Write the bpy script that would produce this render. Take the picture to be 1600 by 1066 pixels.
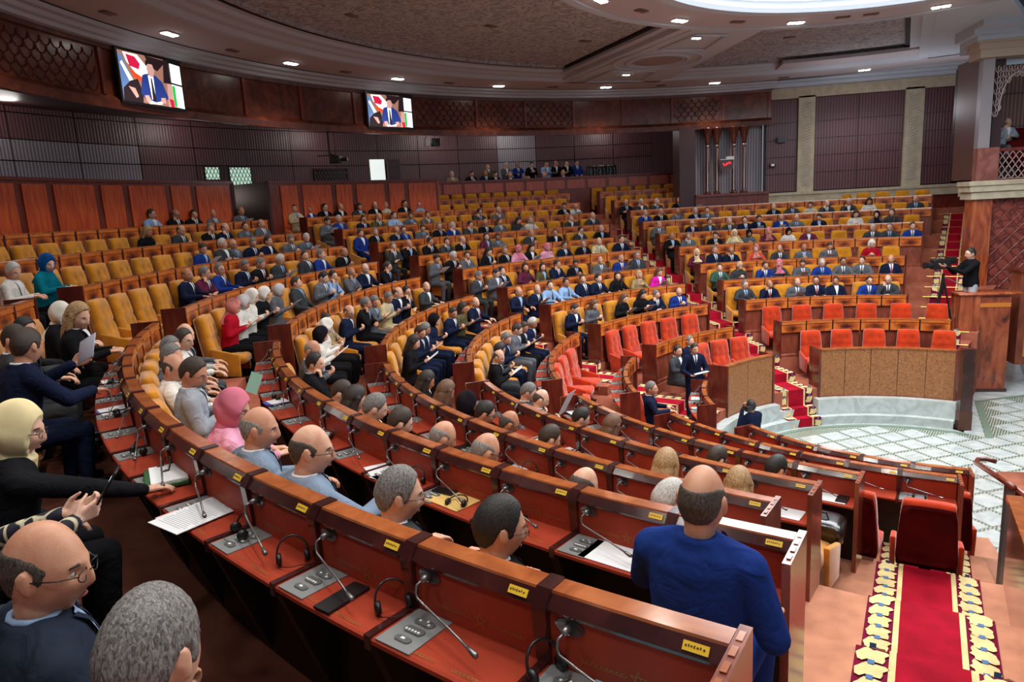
import bpy, bmesh, math, random
import numpy as np
from math import sin, cos, pi, radians as rad, degrees as deg
from mathutils import Vector, Matrix
from mathutils.bvhtree import BVHTree
random.seed(7)
rng = np.random.default_rng(7)
for o in list(bpy.data.objects): bpy.data.objects.remove(o)
sc = bpy.context.scene
COL = sc.collection

# ------------------------------------------------------------------ camera
cam_d = bpy.data.cameras.new('camera'); cam = bpy.data.objects.new('camera', cam_d); COL.objects.link(cam)
cam_d.sensor_width = 36.0; cam_d.lens = 1093.75 * 36 / 1600; cam_d.clip_end = 200; cam_d.clip_start = 0.05
CR = Vector((0.980028, 0.191381, -0.054031)); CU = Vector((0.015729, 0.196252, 0.980427)); CF = Vector((-0.198239, 0.961696, -0.189323))
CP = Vector((-4.58306, -12.71676, 5.14504))
M = Matrix.Identity(4)
for i in range(3):
    M[i][0] = CR[i]; M[i][1] = CU[i]; M[i][2] = -CF[i]; M[i][3] = CP[i]
cam.matrix_world = M
sc.camera = cam
# ------------------------------------------------------------------ light, world, exposure
sc.view_settings.view_transform = 'Standard'; sc.view_settings.look = 'None'
sc.view_settings.gamma = 1.0; sc.view_settings.use_curve_mapping = False
sc.view_settings.exposure = 0.30
w = bpy.data.worlds.new('world'); sc.world = w; w.use_nodes = True
w.node_tree.nodes['Background'].inputs[0].default_value = (0.80, 0.88, 1.0, 1)
w.node_tree.nodes['Background'].inputs[1].default_value = 0.26
def light(name, kind, loc, energy, color=(1, 1, 1), size=1.0, rot=(0, 0, 0), spot=None, blend=.5):
    d = bpy.data.lights.new(name, kind); o = bpy.data.objects.new(name, d); COL.objects.link(o)
    d.energy = energy; d.color = color; o.location = loc; o.rotation_euler = rot
    if kind == 'AREA': d.shape = 'DISK'; d.size = size
    else: d.shadow_soft_size = size
    if spot: d.spot_size = spot; d.spot_blend = blend
    o['label'] = name.replace('_', ' ')
    return o
ZC = 9.02
light('skylight_glow', 'AREA', (0, 0, ZC + .12), 1050, (0.93, 0.97, 1.0), 9.0)
LRING = [(14.3, a) for a in (205.5, 190.7, 175.8, 160.8, 146, 131.1, 115.1, 99.4, 79.8, 220, 235, 250, 264)]  # final ring lamps added unseen behind the camera to brighten the near desks
LRING2 = [(5.85, a) for a in (131.9, 101.9, 159.7, 189, 219, 249, 72, 280)]
LBEAM = [(7.25, 118.2), (12.0, 116.2)]
for r, a in LRING:
    light('downlight_spot', 'SPOT', (r * cos(rad(a)), r * sin(rad(a)), ZC - .10), 130, (1, .95, .88), .12, spot=rad(120), blend=.8)
for r, a in LRING2:
    light('downlight_spot', 'SPOT', (r * cos(rad(a)), r * sin(rad(a)), ZC - .10), 240, (1, .95, .88), .12, spot=rad(125), blend=.8)
for r in (8.5, 11.0):
    for a in (150, 180, 205, 228, 250, 90):
        light('coffer_spot', 'SPOT', (r * cos(rad(a)), r * sin(rad(a)), ZC + .2), 150, (1, .95, .88), .15, spot=rad(120), blend=.8)

for r, a in ((11.2, 236), (12.2, 246), (10.2, 256), (12.8, 226), (13.6, 240), (9.2, 243)):
    light('coffer_spot', 'SPOT', (r * cos(rad(a)), r * sin(rad(a)), ZC + .2), 170, (1, .94, .86), .15, spot=rad(125), blend=.8)  # spots without fixtures, added over the near block to brighten its desks
for a in (108, 120, 129, 143, 157, 172, 186, 200):
    light('cove_light', 'POINT', (20.6 * cos(rad(a)), 20.6 * sin(rad(a)), 8.2), 24, (1.0, .93, .88), .3)
for x_ in (1.5, 3.6, 5.6): light('cove_light', 'POINT', (x_, 12.6, 7.4), 30, (.9, .92, 1.0), .3)  # added fill points in mid-air, no cove here; they keep the far wall lit
light('entrance_light', 'POINT', (19 * cos(rad(159)), 19 * sin(rad(159)), 5.9), 10, (1, .8, .7), .3)  # added point to lighten the black entrance interior, stands for no fixture
for a in (112, 122, 130): light('gallery_light', 'POINT', (17.2 * cos(rad(a)), 17.2 * sin(rad(a)), 7.9), 22, (1, .93, .86), .3)  # added fill points so the gallery visitors are not too dark
# ------------------------------------------------------------------ materials
def srgb(r, g, b):
    f = lambda v: (v / 255 / 12.92) if v / 255 <= .04045 else ((v / 255 + .055) / 1.055) ** 2.4
    return (f(r), f(g), f(b), 1)
class MT:
    def __init__(s, name, col=(.5, .5, .5, 1), rough=.5, metal=0., spec=.5, coat=0.):
        s.m = bpy.data.materials.new(name); s.m.use_nodes = True; s.t = s.m.node_tree; s.b = s.t.nodes['Principled BSDF']
        s.b.inputs['Base Color'].default_value = col; s.b.inputs['Roughness'].default_value = rough
        s.b.inputs['Metallic'].default_value = metal; s.b.inputs['Specular IOR Level'].default_value = spec
        s.b.inputs['Coat Weight'].default_value = coat; s.b.inputs['Coat Roughness'].default_value = .15
        s.m.diffuse_color = col
    def n(s, t, **k):
        nd = s.t.nodes.new(t)
        for a, b in k.items():
            if a.startswith('i_'):
                key = a[2:]; key = int(key) if key.isdigit() else key.replace('_', ' ')
                nd.inputs[key].default_value = b
            else: setattr(nd, a, b)
        return nd
    def l(s, a, b): s.t.links.new(a, b)
    def coords(s, scale=(1, 1, 1), rnd=True):
        tc = s.n('ShaderNodeTexCoord'); mp = s.n('ShaderNodeMapping'); mp.inputs['Scale'].default_value = scale
        s.l(tc.outputs['Object'], mp.inputs['Vector'])
        if rnd:
            oi = s.n('ShaderNodeObjectInfo'); mu = s.n('ShaderNodeMath', operation='MULTIPLY', i_1=37.0)
            s.l(oi.outputs['Random'], mu.inputs[0]); s.l(mu.outputs[0], mp.inputs['Location'])
        return mp.outputs['Vector']
    def ramp(s, fac, stops):
        r = s.n('ShaderNodeValToRGB'); e = r.color_ramp.elements
        while len(e) < len(stops): e.new(.5)
        for i, (p, c) in enumerate(stops): e[i].position = p; e[i].color = c
        s.l(fac, r.inputs['Fac']); return r.outputs['Color']
    def noise(s, vec, scale, detail=4, dist=0., rough=.5):
        nd = s.n('ShaderNodeTexNoise', i_Scale=scale, i_Detail=detail, i_Distortion=dist, i_Roughness=rough)
        s.l(vec, nd.inputs['Vector']); return nd.outputs['Fac']
    def bump(s, fac, strength=.3, dist=.01):
        b = s.n('ShaderNodeBump', i_Strength=strength, i_Distance=dist); s.l(fac, b.inputs['Height']); s.l(b.outputs['Normal'], s.b.inputs['Normal'])
def plain(name, rgb, rough=.5, **k): return MT(name, srgb(*rgb), rough, **k).m
def wood(name, c0, c1, c2, scale=(1, 1, 1), ns=3, rough=.3, dist=1.5, coat=.3, rnd=True):
    t = MT(name, srgb(*c1), rough, coat=coat); v = t.coords(scale, rnd)
    f = t.noise(v, ns, 5, dist); t.l(t.ramp(f, [(.3, srgb(*c0)), (.5, srgb(*c1)), (.68, srgb(*c2))]), t.b.inputs['Base Color']); return t.m
def fabric(name, rgb, var=.15, rough=.9, scale=60, sheen=.0, bs=.25, wr=0, fold=0):
    t = MT(name, srgb(*rgb), rough, spec=.06); v = t.coords(rnd=True); f = t.noise(v, 5, 3)
    lo = srgb(*[max(0, int(c * (1 - var))) for c in rgb]); hi = srgb(*[min(255, int(c * (1 + var))) for c in rgb])
    t.l(t.ramp(f, [(.3, lo), (.7, hi)]), t.b.inputs['Base Color']); t.b.inputs['Sheen Weight'].default_value = sheen
    t.bump(t.noise(v, scale, 2), bs, .004)
    if wr:
        v2 = t.coords((1, 1, 1)); b2 = t.n('ShaderNodeBump', i_Strength=.75, i_Distance=.022); t.l(t.noise(v2, wr, 3, 1.6, .45), b2.inputs['Height'])
        t.l(b2.outputs['Normal'], t.b.inputs['Normal'])
    if fold:
        v2 = t.coords((1, .6, 1)); wv = t.n('ShaderNodeTexWave', i_Scale=fold, i_Distortion=5.0, i_Detail=2.0); wv.bands_direction = 'DIAGONAL'; t.l(v2, wv.inputs['Vector']); b2 = t.n('ShaderNodeBump', i_Strength=.8, i_Distance=.02); t.l(wv.outputs['Fac'], b2.inputs['Height'])
        t.l(b2.outputs['Normal'], t.b.inputs['Normal'])
    return t.m
def burl_mat():
    t = MT('burl_wood', srgb(160, 84, 40), .25, coat=.35); tc = t.n('ShaderNodeTexCoord'); sx = t.n('ShaderNodeSeparateXYZ'); t.l(tc.outputs['Generated'], sx.inputs[0])
    v = t.coords((1, 1, 1)); nf = t.noise(v, 7, 4, 1.2); nb = t.noise(v, 2.2, 3, .8)
    def m(op, a, b=None, c=None):
        nd = t.n('ShaderNodeMath', operation=op)
        for i, q in enumerate((a, b, c)):
            if q is None: continue
            if isinstance(q, (int, float)): nd.inputs[i].default_value = q
            else: t.l(q, nd.inputs[i])
        return nd.outputs[0]
    u = m('ABSOLUTE', m('SUBTRACT', sx.outputs['Y'], .5)); z = sx.outputs['Z']
    blot = m('MULTIPLY', m('SUBTRACT', 1.0, m('MULTIPLY', u, 2.3)), m('SUBTRACT', 1.0, m('MULTIPLY', m('ABSOLUTE', m('SUBTRACT', z, .38)), 2.0)))
    f = m('ADD', m('MULTIPLY', blot, .55), m('ADD', m('MULTIPLY', nf, .45), m('MULTIPLY', nb, .30)))
    t.l(t.ramp(f, [(.36, srgb(206, 114, 44)), (.52, srgb(168, 82, 32)), (.70, srgb(116, 52, 24)), (.90, srgb(60, 24, 14))]), t.b.inputs['Base Color']); return t.m
burl = burl_mat()
burl2 = wood('carved_burl', (112, 66, 36), (152, 98, 56), (178, 120, 74), (1, 1, 1), 26, .4, 1.5, .1)
lowpan = wood('brown_lower_panel', (104, 46, 32), (126, 60, 42), (142, 74, 52), (1, 1, .3), 8, .4, .5)
endw = wood('end_panel_wood', (78, 30, 24), (98, 40, 30), (120, 54, 38), (1, 1, .25), 7, .22, .6)
endn = wood('end_panel_near', (96, 46, 34), (124, 62, 46), (146, 80, 60), (1, 1, .2), 9, .2, .4)
cap = wood('cap_rail_wood', (134, 68, 34), (158, 86, 44), (176, 102, 56), (1, 1, 1), 7, .16, .8, .6)
dark = wood('dark_lacquer_wood', (46, 20, 20), (58, 26, 25), (72, 34, 32), (1, 1, 1), 6, .18, .4, .5)
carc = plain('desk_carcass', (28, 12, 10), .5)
doorw = wood('tall_panel_wood', (164, 54, 24), (196, 78, 32), (214, 98, 42), (6, 6, .5), 4, .35, .6, .2)
frame_w = wood('frame_wood', (92, 32, 24), (112, 42, 30), (128, 50, 36), (4, 4, .6), 3, .35, .3)
balw = wood('balcony_panel_wood', (150, 66, 52), (166, 76, 60), (178, 86, 68), (6, 6, .6), 4, .4, .3)
leather = fabric('red_leather', (158, 62, 44), .05, .42, 90, bs=.12)
velv = fabric('mustard_velour', (196, 128, 24), .10, .8, 120, .5)
velr = fabric('orange_red_velour', (182, 52, 10), .10, .8, 120, .4)
velrd = fabric('dark_red_velour', (74, 10, 14), .1, .8, 90)
marble = MT('white_marble', srgb(194, 202, 200), .14, coat=.2)
v = marble.coords(); marble.l(marble.ramp(marble.noise(v, 2.2, 6, 2.5), [(.35, srgb(170, 178, 176)), (.6, srgb(192, 200, 198))]), marble.b.inputs['Base Color']); marble = marble.m
# chain border green / white
t = MT('chain_border', srgb(120, 140, 120), .3); v = t.coords((1, 1, 1), False)
ch = t.n('ShaderNodeTexChecker', i_Scale=30.0); ch.inputs['Color1'].default_value = srgb(44, 62, 50); ch.inputs['Color2'].default_value = srgb(176, 184, 168)
mp2 = t.n('ShaderNodeMapping'); mp2.inputs['Rotation'].default_value = (0, 0, rad(-18)); t.l(v, mp2.inputs['Vector']); t.l(mp2.outputs[0], ch.inputs['Vector'])
t.l(ch.outputs['Color'], t.b.inputs['Base Color']); chain = t.m
greenb = plain('green_stone', (112, 132, 116), .3)
carpet_f = fabric('salmon_carpet', (190, 132, 106), .07, .95, 150)
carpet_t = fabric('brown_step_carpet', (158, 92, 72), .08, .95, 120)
carpet_n = fabric('dark_brown_carpet', (88, 50, 40), .08, .95, 120)  # step carpet in a darker colour, painting in the shade between near rows
runner_red = fabric('runner_red', (152, 20, 40), .10, .95, 120)
runner_dark = fabric('runner_maroon', (112, 22, 52), .08, .95, 120)
runner_cream = fabric('runner_cream', (218, 198, 144), .08, .95, 120)
runner_blue = plain('runner_blue', (70, 110, 160), .9)
brass = plain('brass', (210, 170, 90), .25, metal=.9)
stone = fabric('cream_stone', (186, 176, 152), .06, .6, 30, bs=.1)
def slats(name, rgb, n=60, ax='x'):
    t = MT(name, srgb(*rgb), .4); tc = t.n('ShaderNodeTexCoord'); wv = t.n('ShaderNodeTexWave', i_Scale=n); wv.bands_direction = 'X'
    wv.inputs['Distortion'].default_value = 0
    t.l(tc.outputs['UV'], wv.inputs['Vector'])
    lo = srgb(*[int(c * .62) for c in rgb]); t.l(t.ramp(wv.outputs['Fac'], [(.15, lo), (.5, srgb(*rgb))]), t.b.inputs['Base Color'])
    t.bump(wv.outputs['Fac'], .5, .01); return t.m
purple = slats('purple_slats', (104, 66, 74), 3.2)
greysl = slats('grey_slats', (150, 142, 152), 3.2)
purpled = plain('dark_purple_wood', (60, 30, 36), .45)
def carved(name, c0, c1, sc_=6., b=.8):
    t = MT(name, srgb(*c1), .4); v = t.coords((1, 1, 1), False); vo = t.n('ShaderNodeTexVoronoi', i_Scale=sc_); vo.feature = 'DISTANCE_TO_EDGE'
    t.l(v, vo.inputs['Vector']); t.l(t.ramp(vo.outputs['Distance'], [(.02, srgb(*c0)), (.12, srgb(*c1))]), t.b.inputs['Base Color']); t.bump(vo.outputs['Distance'], b, .03); return t.m
fasc = wood('fascia_wood', (66, 26, 18), (92, 40, 24), (116, 58, 32), (1, 1, 1), 2.5, .3, 1.5, .2, False)
scalem = wood('fascia_scale_wood', (70, 26, 18), (92, 38, 24), (112, 50, 30), (1, 1, 1), 6, .3, .5)
carvedw = carved('carved_wall_wood', (92, 40, 36), (140, 66, 56), 4.)
ceil_w = plain('ceiling_plaster', (182, 192, 204), .8)
ceil_p = plain('ceiling_salmon', (184, 180, 186), .8)
t = MT('ceiling_carved', srgb(160, 148, 142), .9); v = t.coords((1, 1, 1), False); f = t.noise(v, 2.6, 6, 3.5, .6)
t.l(t.ramp(f, [(.42, srgb(136, 138, 144)), (.55, srgb(178, 180, 184))]), t.b.inputs['Base Color']); t.bump(f, .8, .05); ceil_t = t.m
blackslot = plain('black_slot', (10, 8, 8), .8)
def emit(name, rgb, s=1.):
    t = MT(name, srgb(*rgb), .5); t.b.inputs['Emission Color'].default_value = srgb(*rgb); t.b.inputs['Emission Strength'].default_value = s; return t.m
dome_e = emit('skylight_panel', (244, 250, 255), 1.6)
lamp_e = emit('lamp_glow', (255, 250, 240), 12)
metal = plain('brushed_metal', (150, 150, 150), .3, metal=.9)
consolem = plain('console_grey', (140, 144, 146), .4, metal=.3)
consoled = plain('console_key_grey', (104, 108, 110), .35, metal=.3)
white_k = plain('white_key', (236, 236, 232), .4)
blackp = plain('black_plastic', (22, 22, 24), .35)
paper = plain('white_paper', (226, 230, 236), .8)
yellowp = plain('yellow_plate', (226, 184, 52), .35)
inkm = plain('ink', (60, 44, 20), .7)
gold = plain('gold_tooling', (164, 108, 48), .5, metal=.2)
glass = MT('clear_glass', (1, 1, 1, 1), .03); glass.b.inputs['Transmission Weight'].default_value = .95; glass.b.inputs['IOR'].default_value = 1.025; glass = glass.m
colm = plain('polished_column', (88, 44, 34), .15, coat=.6)
JC = dict(n=(24, 31, 54), k=(24, 24, 28), g=(92, 94, 100), b=(30, 54, 126), l=(136, 168, 208), w=(214, 210, 204), d=(58, 60, 64), r=(170, 20, 40), p=(214, 150, 176),
          m=(92, 36, 60), o=(190, 80, 54), e=(196, 180, 142), t=(150, 128, 92), G=(58, 92, 80), c=(10, 112, 130), M=(206, 36, 156), O=(86, 78, 54))
JM = {k: fabric('cloth_' + n_, JC[k], .10, .85, 200, wr=9) for k, n_ in dict(n='navy', k='black', g='grey', b='blue', l='light_blue', w='off_white', d='charcoal', r='red', p='pink', m='maroon', o='orange', e='beige', t='tan', G='green', c='teal', M='magenta', O='olive').items()}
JN = dict(n='navy', k='black', g='grey', b='bright blue', l='light blue', w='off-white', d='charcoal', r='red', p='pale pink', m='maroon', o='orange-red', e='beige', t='tan', G='green', c='teal', M='magenta', O='olive')
SK = [plain('skin_%d' % i, c_, .5) for i, c_ in enumerate([(222, 176, 150), (208, 156, 128), (186, 132, 102), (228, 188, 166)])]
for i_, m_ in enumerate(SK):
    t = MT.__new__(MT); t.m = m_; t.t = m_.node_tree; t.b = t.t.nodes['Principled BSDF']; v = t.coords(); c_ = list(m_.diffuse_color)[:3]
    t.l(t.ramp(t.noise(v, 14, 4, .8), [(.35, (c_[0] * .86, c_[1] * .74, c_[2] * .70, 1)), (.62, (*c_, 1))]), t.b.inputs['Base Color']); t.bump(t.noise(v, 160, 3), .18, .003)
for m_ in SK: m_.node_tree.nodes['Principled BSDF'].inputs['Subsurface Weight'].default_value = .08; m_.node_tree.nodes['Principled BSDF'].inputs['Subsurface Radius'].default_value = (.02, .008, .004)
def hairm(name, c0, c1):
    t = MT(name, srgb(*c1), .55); v = t.coords((1, 1, .35)); f = t.noise(v, 180, 3, 1.0)
    t.l(t.ramp(f, [(.35, srgb(*c0)), (.65, srgb(*c1))]), t.b.inputs['Base Color']); t.bump(f, .7, .004); return t.m
HM = dict(K=hairm('hair_black', (14, 12, 12), (40, 36, 36)), D=hairm('hair_dark', (30, 22, 18), (70, 54, 44)), G=hairm('hair_grey', (66, 64, 64), (140, 138, 136)),
          W=hairm('hair_white', (150, 150, 148), (214, 212, 208)), B=hairm('hair_ring_dark', (44, 38, 34), (90, 80, 72)), R=hairm('hair_ring_grey', (96, 92, 88), (156, 152, 148)),
          L=hairm('hair_long_black', (16, 12, 12), (48, 36, 32)), Y=hairm('hair_brown', (66, 44, 30), (122, 86, 62)), Z=hairm('hair_blonde', (116, 86, 56), (196, 160, 112)))
SC = {'1': fabric('scarf_white', (226, 222, 212), .06, fold=3), '2': fabric('scarf_cream', (226, 206, 166), .08, fold=3), '3': fabric('scarf_tan', (190, 156, 124), .08, fold=3), '4': fabric('scarf_pink', (214, 120, 144), .10, fold=3),
      '5': fabric('scarf_black', (30, 26, 32), .1, fold=3), '6': fabric('scarf_red_pattern', (176, 110, 104), .35, scale=20), '7': fabric('scarf_grey', (188, 182, 184), .1, fold=3), '8': fabric('scarf_blue', (20, 84, 150), .25, fold=3)}
HN = dict(K='short black hair', D='short dark hair', G='grey hair', W='white hair', B='balding head', R='bald head with grey sides', L='long black hair', Y='brown hair', Z='long blonde hair')
SN = {'1': 'white headscarf', '2': 'cream headscarf', '3': 'tan headscarf', '4': 'pink headscarf', '5': 'black headscarf', '6': 'reddish patterned headscarf', '7': 'pale grey headscarf', '8': 'blue headscarf'}
shirtw = plain('white_shirt', (224, 228, 236), .8); shirtb = plain('blue_shirt', (150, 178, 214), .8)
ties = [plain('tie_navy', (30, 36, 62), .6), plain('tie_red', (140, 24, 36), .6), plain('tie_grey', (80, 84, 96), .6), plain('tie_black', (20, 20, 24), .6)]
eyem = plain('eye_dark', (28, 18, 16), .4); eyew = plain('eye_white', (210, 205, 200), .3); lipm = plain('lip', (150, 82, 74), .5)

ORD = ['zeroth', 'first', 'second', 'third', 'fourth', 'fifth', 'sixth', 'seventh', 'eighth', 'ninth', 'tenth', 'eleventh', 'twelfth', 'thirteenth', 'fourteenth', 'fifteenth', 'sixteenth', 'seventeenth', 'eighteenth', 'nineteenth', 'twentieth', 'twenty-first', 'twenty-second', 'twenty-third', 'twenty-fourth', 'twenty-fifth']
# ------------------------------------------------------------------ mesh helpers
def mk(name, V, F, smooth=False, mats=(), midx=None, uv=None):
    me = bpy.data.meshes.new(name); me.from_pydata([tuple(map(float, v)) for v in V], [], F)
    if uv is not None:
        ul = me.uv_layers.new(name='UVMap'); i = 0
        for f in F:
            for vi in f: ul.data[i].uv = uv[vi]; i += 1
    for m in mats: me.materials.append(m)
    if midx is not None: me.polygons.foreach_set('material_index', midx)
    if smooth: me.polygons.foreach_set('use_smooth', [True] * len(me.polygons))
    me.update(); return me
def ob(name, me, parent=None, mat=None, loc=(0, 0, 0), rot=0., scale=1.):
    o = bpy.data.objects.new(name, me); COL.objects.link(o)
    if parent: o.parent = parent
    if mat is not None:
        if len(me.materials) == 0: me.materials.append(None)
        o.material_slots[0].link = 'OBJECT'; o.material_slots[0].material = mat
    o.location = loc; o.rotation_euler = (0, 0, rot) if not hasattr(rot, '__len__') else rot
    o.scale = (scale,) * 3 if not hasattr(scale, '__len__') else scale
    return o
def empty(name, loc=(0, 0, 0), rot=0.):
    return ob(name, None, loc=loc, rot=rot)
def tag(o, label, cat, group=None):
    o['label'] = label; o['category'] = cat
    if group: o['group'] = group
    return o
def struct(o, label=None):
    o['kind'] = 'structure'; o['label'] = label or o.name.split('.')[0].replace('_', ' '); return o
class MB:
    def __init__(s): s.V = []; s.F = []; s.I = []; s.UV = []
    def add(s, V, F, mi=0, uv=None):
        n = len(s.V); s.V += [tuple(v) for v in V]; s.F += [tuple(i + n for i in f) for f in F]; s.I += [mi] * len(F)
        s.UV += (uv if uv is not None else [(0, 0)] * len(V)); return s
    def box(s, x0, x1, y0, y1, z0, z1, mi=0):
        V = [(x, y, z) for z in (z0, z1) for y in (y0, y1) for x in (x0, x1)]
        return s.add(V, [(0, 2, 3, 1), (4, 5, 7, 6), (0, 1, 5, 4), (2, 6, 7, 3), (0, 4, 6, 2), (1, 3, 7, 5)], mi)
    def hexa(s, V8, mi=0):
        return s.add(V8, [(0, 2, 3, 1), (4, 5, 7, 6), (0, 1, 5, 4), (2, 6, 7, 3), (0, 4, 6, 2), (1, 3, 7, 5)], mi)
    def arc(s, prof, a0, a1, n=6, mi=0, closed=True):
        """revolve a closed (r,z) profile between angles in radians"""
        m = len(prof); V = []; uv = []
        for i in range(n + 1):
            a = a0 + (a1 - a0) * i / n
            for (r, z) in prof: V.append((r * cos(a), r * sin(a), z)); uv.append((a * prof[0][0], z))
        F = []
        for i in range(n):
            for j in range(m if closed else m - 1):
                k = (j + 1) % m; F.append((i * m + j, i * m + k, (i + 1) * m + k, (i + 1) * m + j))
        if closed: F += [tuple(range(m - 1, -1, -1)), tuple(n * m + j for j in range(m))]
        return s.add(V, F, mi, uv)
    def tube(s, P, r, seg=6, mi=0):
        P = [Vector(p) for p in P]; n = len(P); rr = r if hasattr(r, '__len__') else [r] * n; V = []
        up = Vector((0, 0, 1))
        for i, p in enumerate(P):
            d = (P[min(i + 1, n - 1)] - P[max(i - 1, 0)]).normalized(); a = d.cross(up)
            if a.length < .1: a = d.cross(Vector((0, 1, 0)))
            a.normalize(); b = d.cross(a)
            V += [p + (a * cos(2 * pi * k / seg) + b * sin(2 * pi * k / seg)) * rr[i] for k in range(seg)]
        F = [(i * seg + k, i * seg + (k + 1) % seg, (i + 1) * seg + (k + 1) % seg, (i + 1) * seg + k) for i in range(n - 1) for k in range(seg)]
        F += [tuple(range(seg - 1, -1, -1)), tuple((n - 1) * seg + k for k in range(seg))]
        return s.add(V, F, mi)
    def lathe(s, prof, seg=16, c=(0, 0, 0), mi=0):
        V = [(c[0] + r * cos(2 * pi * k / seg), c[1] + r * sin(2 * pi * k / seg), c[2] + z) for r, z in prof for k in range(seg)]
        n = len(prof); F = [(i * seg + k, i * seg + (k + 1) % seg, (i + 1) * seg + (k + 1) % seg, (i + 1) * seg + k) for i in range(n - 1) for k in range(seg)]
        F += [tuple(range(seg - 1, -1, -1)), tuple((n - 1) * seg + k for k in range(seg))]
        return s.add(V, F, mi)
    def me(s, name, smooth=False, mats=(), uv=False):
        return mk(name, s.V, s.F, smooth, mats, s.I if len(mats) > 1 else None, s.UV if uv else None)
def bevel(me, w, seg=2, smooth=True):
    bm = bmesh.new(); bm.from_mesh(me); bmesh.ops.remove_doubles(bm, verts=bm.verts, dist=1e-5)
    bmesh.ops.bevel(bm, geom=list(bm.edges), offset=w, segments=seg, affect='EDGES', profile=.6)
    bm.to_mesh(me); bm.free()
    if smooth: me.polygons.foreach_set('use_smooth', [True] * len(me.polygons))
    return me
def P(r, a, z=0.): return Vector((r * cos(rad(a)), r * sin(rad(a)), z))

# ------------------------------------------------------------------ hall geometry
RK = [3.673, 5.071, 6.388, 7.751, 9.051, 10.39, 11.773, 13.132, 14.49, 15.848, 17.206, 18.564]
ZK = [1.645, 2.054, 2.438, 2.818, 3.183, 3.625, 3.98, 4.365, 4.75, 5.135, 5.52, 5.905]
FK = [z - .9 for z in ZK]
def add_floor(k, a0, a1, mat):
    b = MB(); z = FK[k]; b.arc([(RK[k], 0.0), (RK[k], z), (RK[k + 1], z), (RK[k + 1], 0.0)], rad(a0), rad(a1), max(4, int((a1 - a0) / 2.5)))
    struct(ob('floor', b.me('floor_tier_%d' % k), mat=mat), 'carpeted seating tier floor')
for k in range(0, 11):
    far = 61.5
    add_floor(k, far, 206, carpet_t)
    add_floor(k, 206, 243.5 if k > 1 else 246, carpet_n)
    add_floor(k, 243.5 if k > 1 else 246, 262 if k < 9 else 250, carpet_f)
# half steps in the far aisles
def steps(ac, wid, k0, k1, off=0.0):
    for k in range(k0, k1):
        for (f0, zf) in ((.50, .5),):
            r0 = RK[k] + (RK[k + 1] - RK[k]) * f0; z = FK[k] + (FK[k + 1] - FK[k]) * zf
            hw = deg(wid / 2 / r0); b = MB(); b.arc([(r0, FK[k]), (r0, z), (RK[k + 1], z), (RK[k + 1], FK[k])], rad(ac(r0) - hw), rad(ac(r0) + hw), 3)
            struct(ob('floor', b.me('step')), 'aisle step').data.materials.append(carpet_t)
a12 = lambda r: 203.6
a23 = lambda r: 158.6
a34 = lambda r: 110.0 + deg(math.asin(min(.9, .95 / r))) - 2.2
a4f = lambda r: 67.6
anr = lambda r: 250.9
steps(a12, 1.5, 0, 9); steps(a23, 1.3, 0, 10); steps(a34, 1.4, 0, 10); steps(a4f, 1.0, 0, 9)

# stage floor ---------------------------------------------------------------
b = MB(); b.box(-6, 14, -9, 9, -.3, -.004); struct(ob('floor', b.me('stage_floor'), mat=chain), 'white marble stage floor with green chain borders')
ft = bpy.data.objects[-1] if False else [o for o in bpy.data.objects if o.data and o.data.name == 'stage_floor'][0]
ta = Vector((.466, .233)).normalized(); tb = Vector((-ta.y, ta.x)); PIT = .505; o0 = Vector((1.06, 1.41))
tile_n = 0
hh = PIT / 2 - .035
tmb = MB(); tmb.hexa([(-hh, -hh, -.02), (hh, -hh, -.02), (-hh, hh, -.02), (hh, hh, -.02), (-hh, -hh, 0), (hh, -hh, 0), (-hh, hh, 0), (hh, hh, 0)])
tile_me = tmb.me('tile')
def inzone(p):
    r = p.length; a = deg(math.atan2(p.y, p.x))
    d2 = (p.x - 2.04) * 2.69 - (p.y - 2.36) * .83
    if r > 3.05 and d2 < .75: return False
    if a > 50 and a < 70 and r > 3.05 and d2 < 0.75: return False
    if p.x > 2.6 and p.y > 5.2 and (p.x - 4.41) * 4.67 - (p.y - 5.69) * 1.17 < 1.0: return False
    return True
for i in range(-14, 16):
    for j in range(-14, 20):
        p = o0 + ta * (i + .5) * PIT + tb * (j + .5) * PIT
        v = Vector((p.x, p.y, 0)) - CP; d = v.dot(CF)
        if d < .5: continue
        x = 800 + 1093.75 * v.dot(CR) / d; y = 533 - 1093.75 * v.dot(CU) / d
        if x < 1000 or x > 1680 or y < 540 or y > 900 or not inzone(p): continue
        t_ = ob('tile', tile_me, ft, marble, (p.x, p.y, 0.002), math.atan2(ta.y, ta.x)); tile_n += 1
# white borders and bands
def flatpoly(name, pts, z, mat, th=.012):
    n = len(pts); V = [(x, y, z - th) for x, y in pts] + [(x, y, z) for x, y in pts]
    F = [tuple(range(n - 1, -1, -1)), tuple(range(n, 2 * n))] + [(i, (i + 1) % n, n + (i + 1) % n, n + i) for i in range(n)]
    return ob(name, mk(name, V, F), ft, mat)
b = MB(); b.arc([(3.12, -.02), (3.12, .004), (3.24, .004), (3.24, -.02)], rad(56), rad(240), 60)
ob('border_band', b.me('border_band'), ft, greenb)
b = MB(); b.arc([(3.24, -.02), (3.24, .005), (3.75, .005), (3.75, -.02)], rad(58), rad(240), 60)
ob('marble_kerb', b.me('marble_kerb'), ft, marble)
flatpoly('marble_kerb', [(1.75, 2.7), (2.0, 2.45), (2.95, 5.4), (2.6, 9), (1.2, 9), (1.2, 3.6)], .005, marble)
flatpoly('border_band', [(2.0, 2.40), (2.14, 2.40), (3.0, 5.05), (2.87, 5.10)], .008, greenb)
flatpoly('border_band', [(2.92, 5.02), (4.35, 5.62), (4.33, 5.72), (2.90, 5.12)], .008, greenb)
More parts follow.
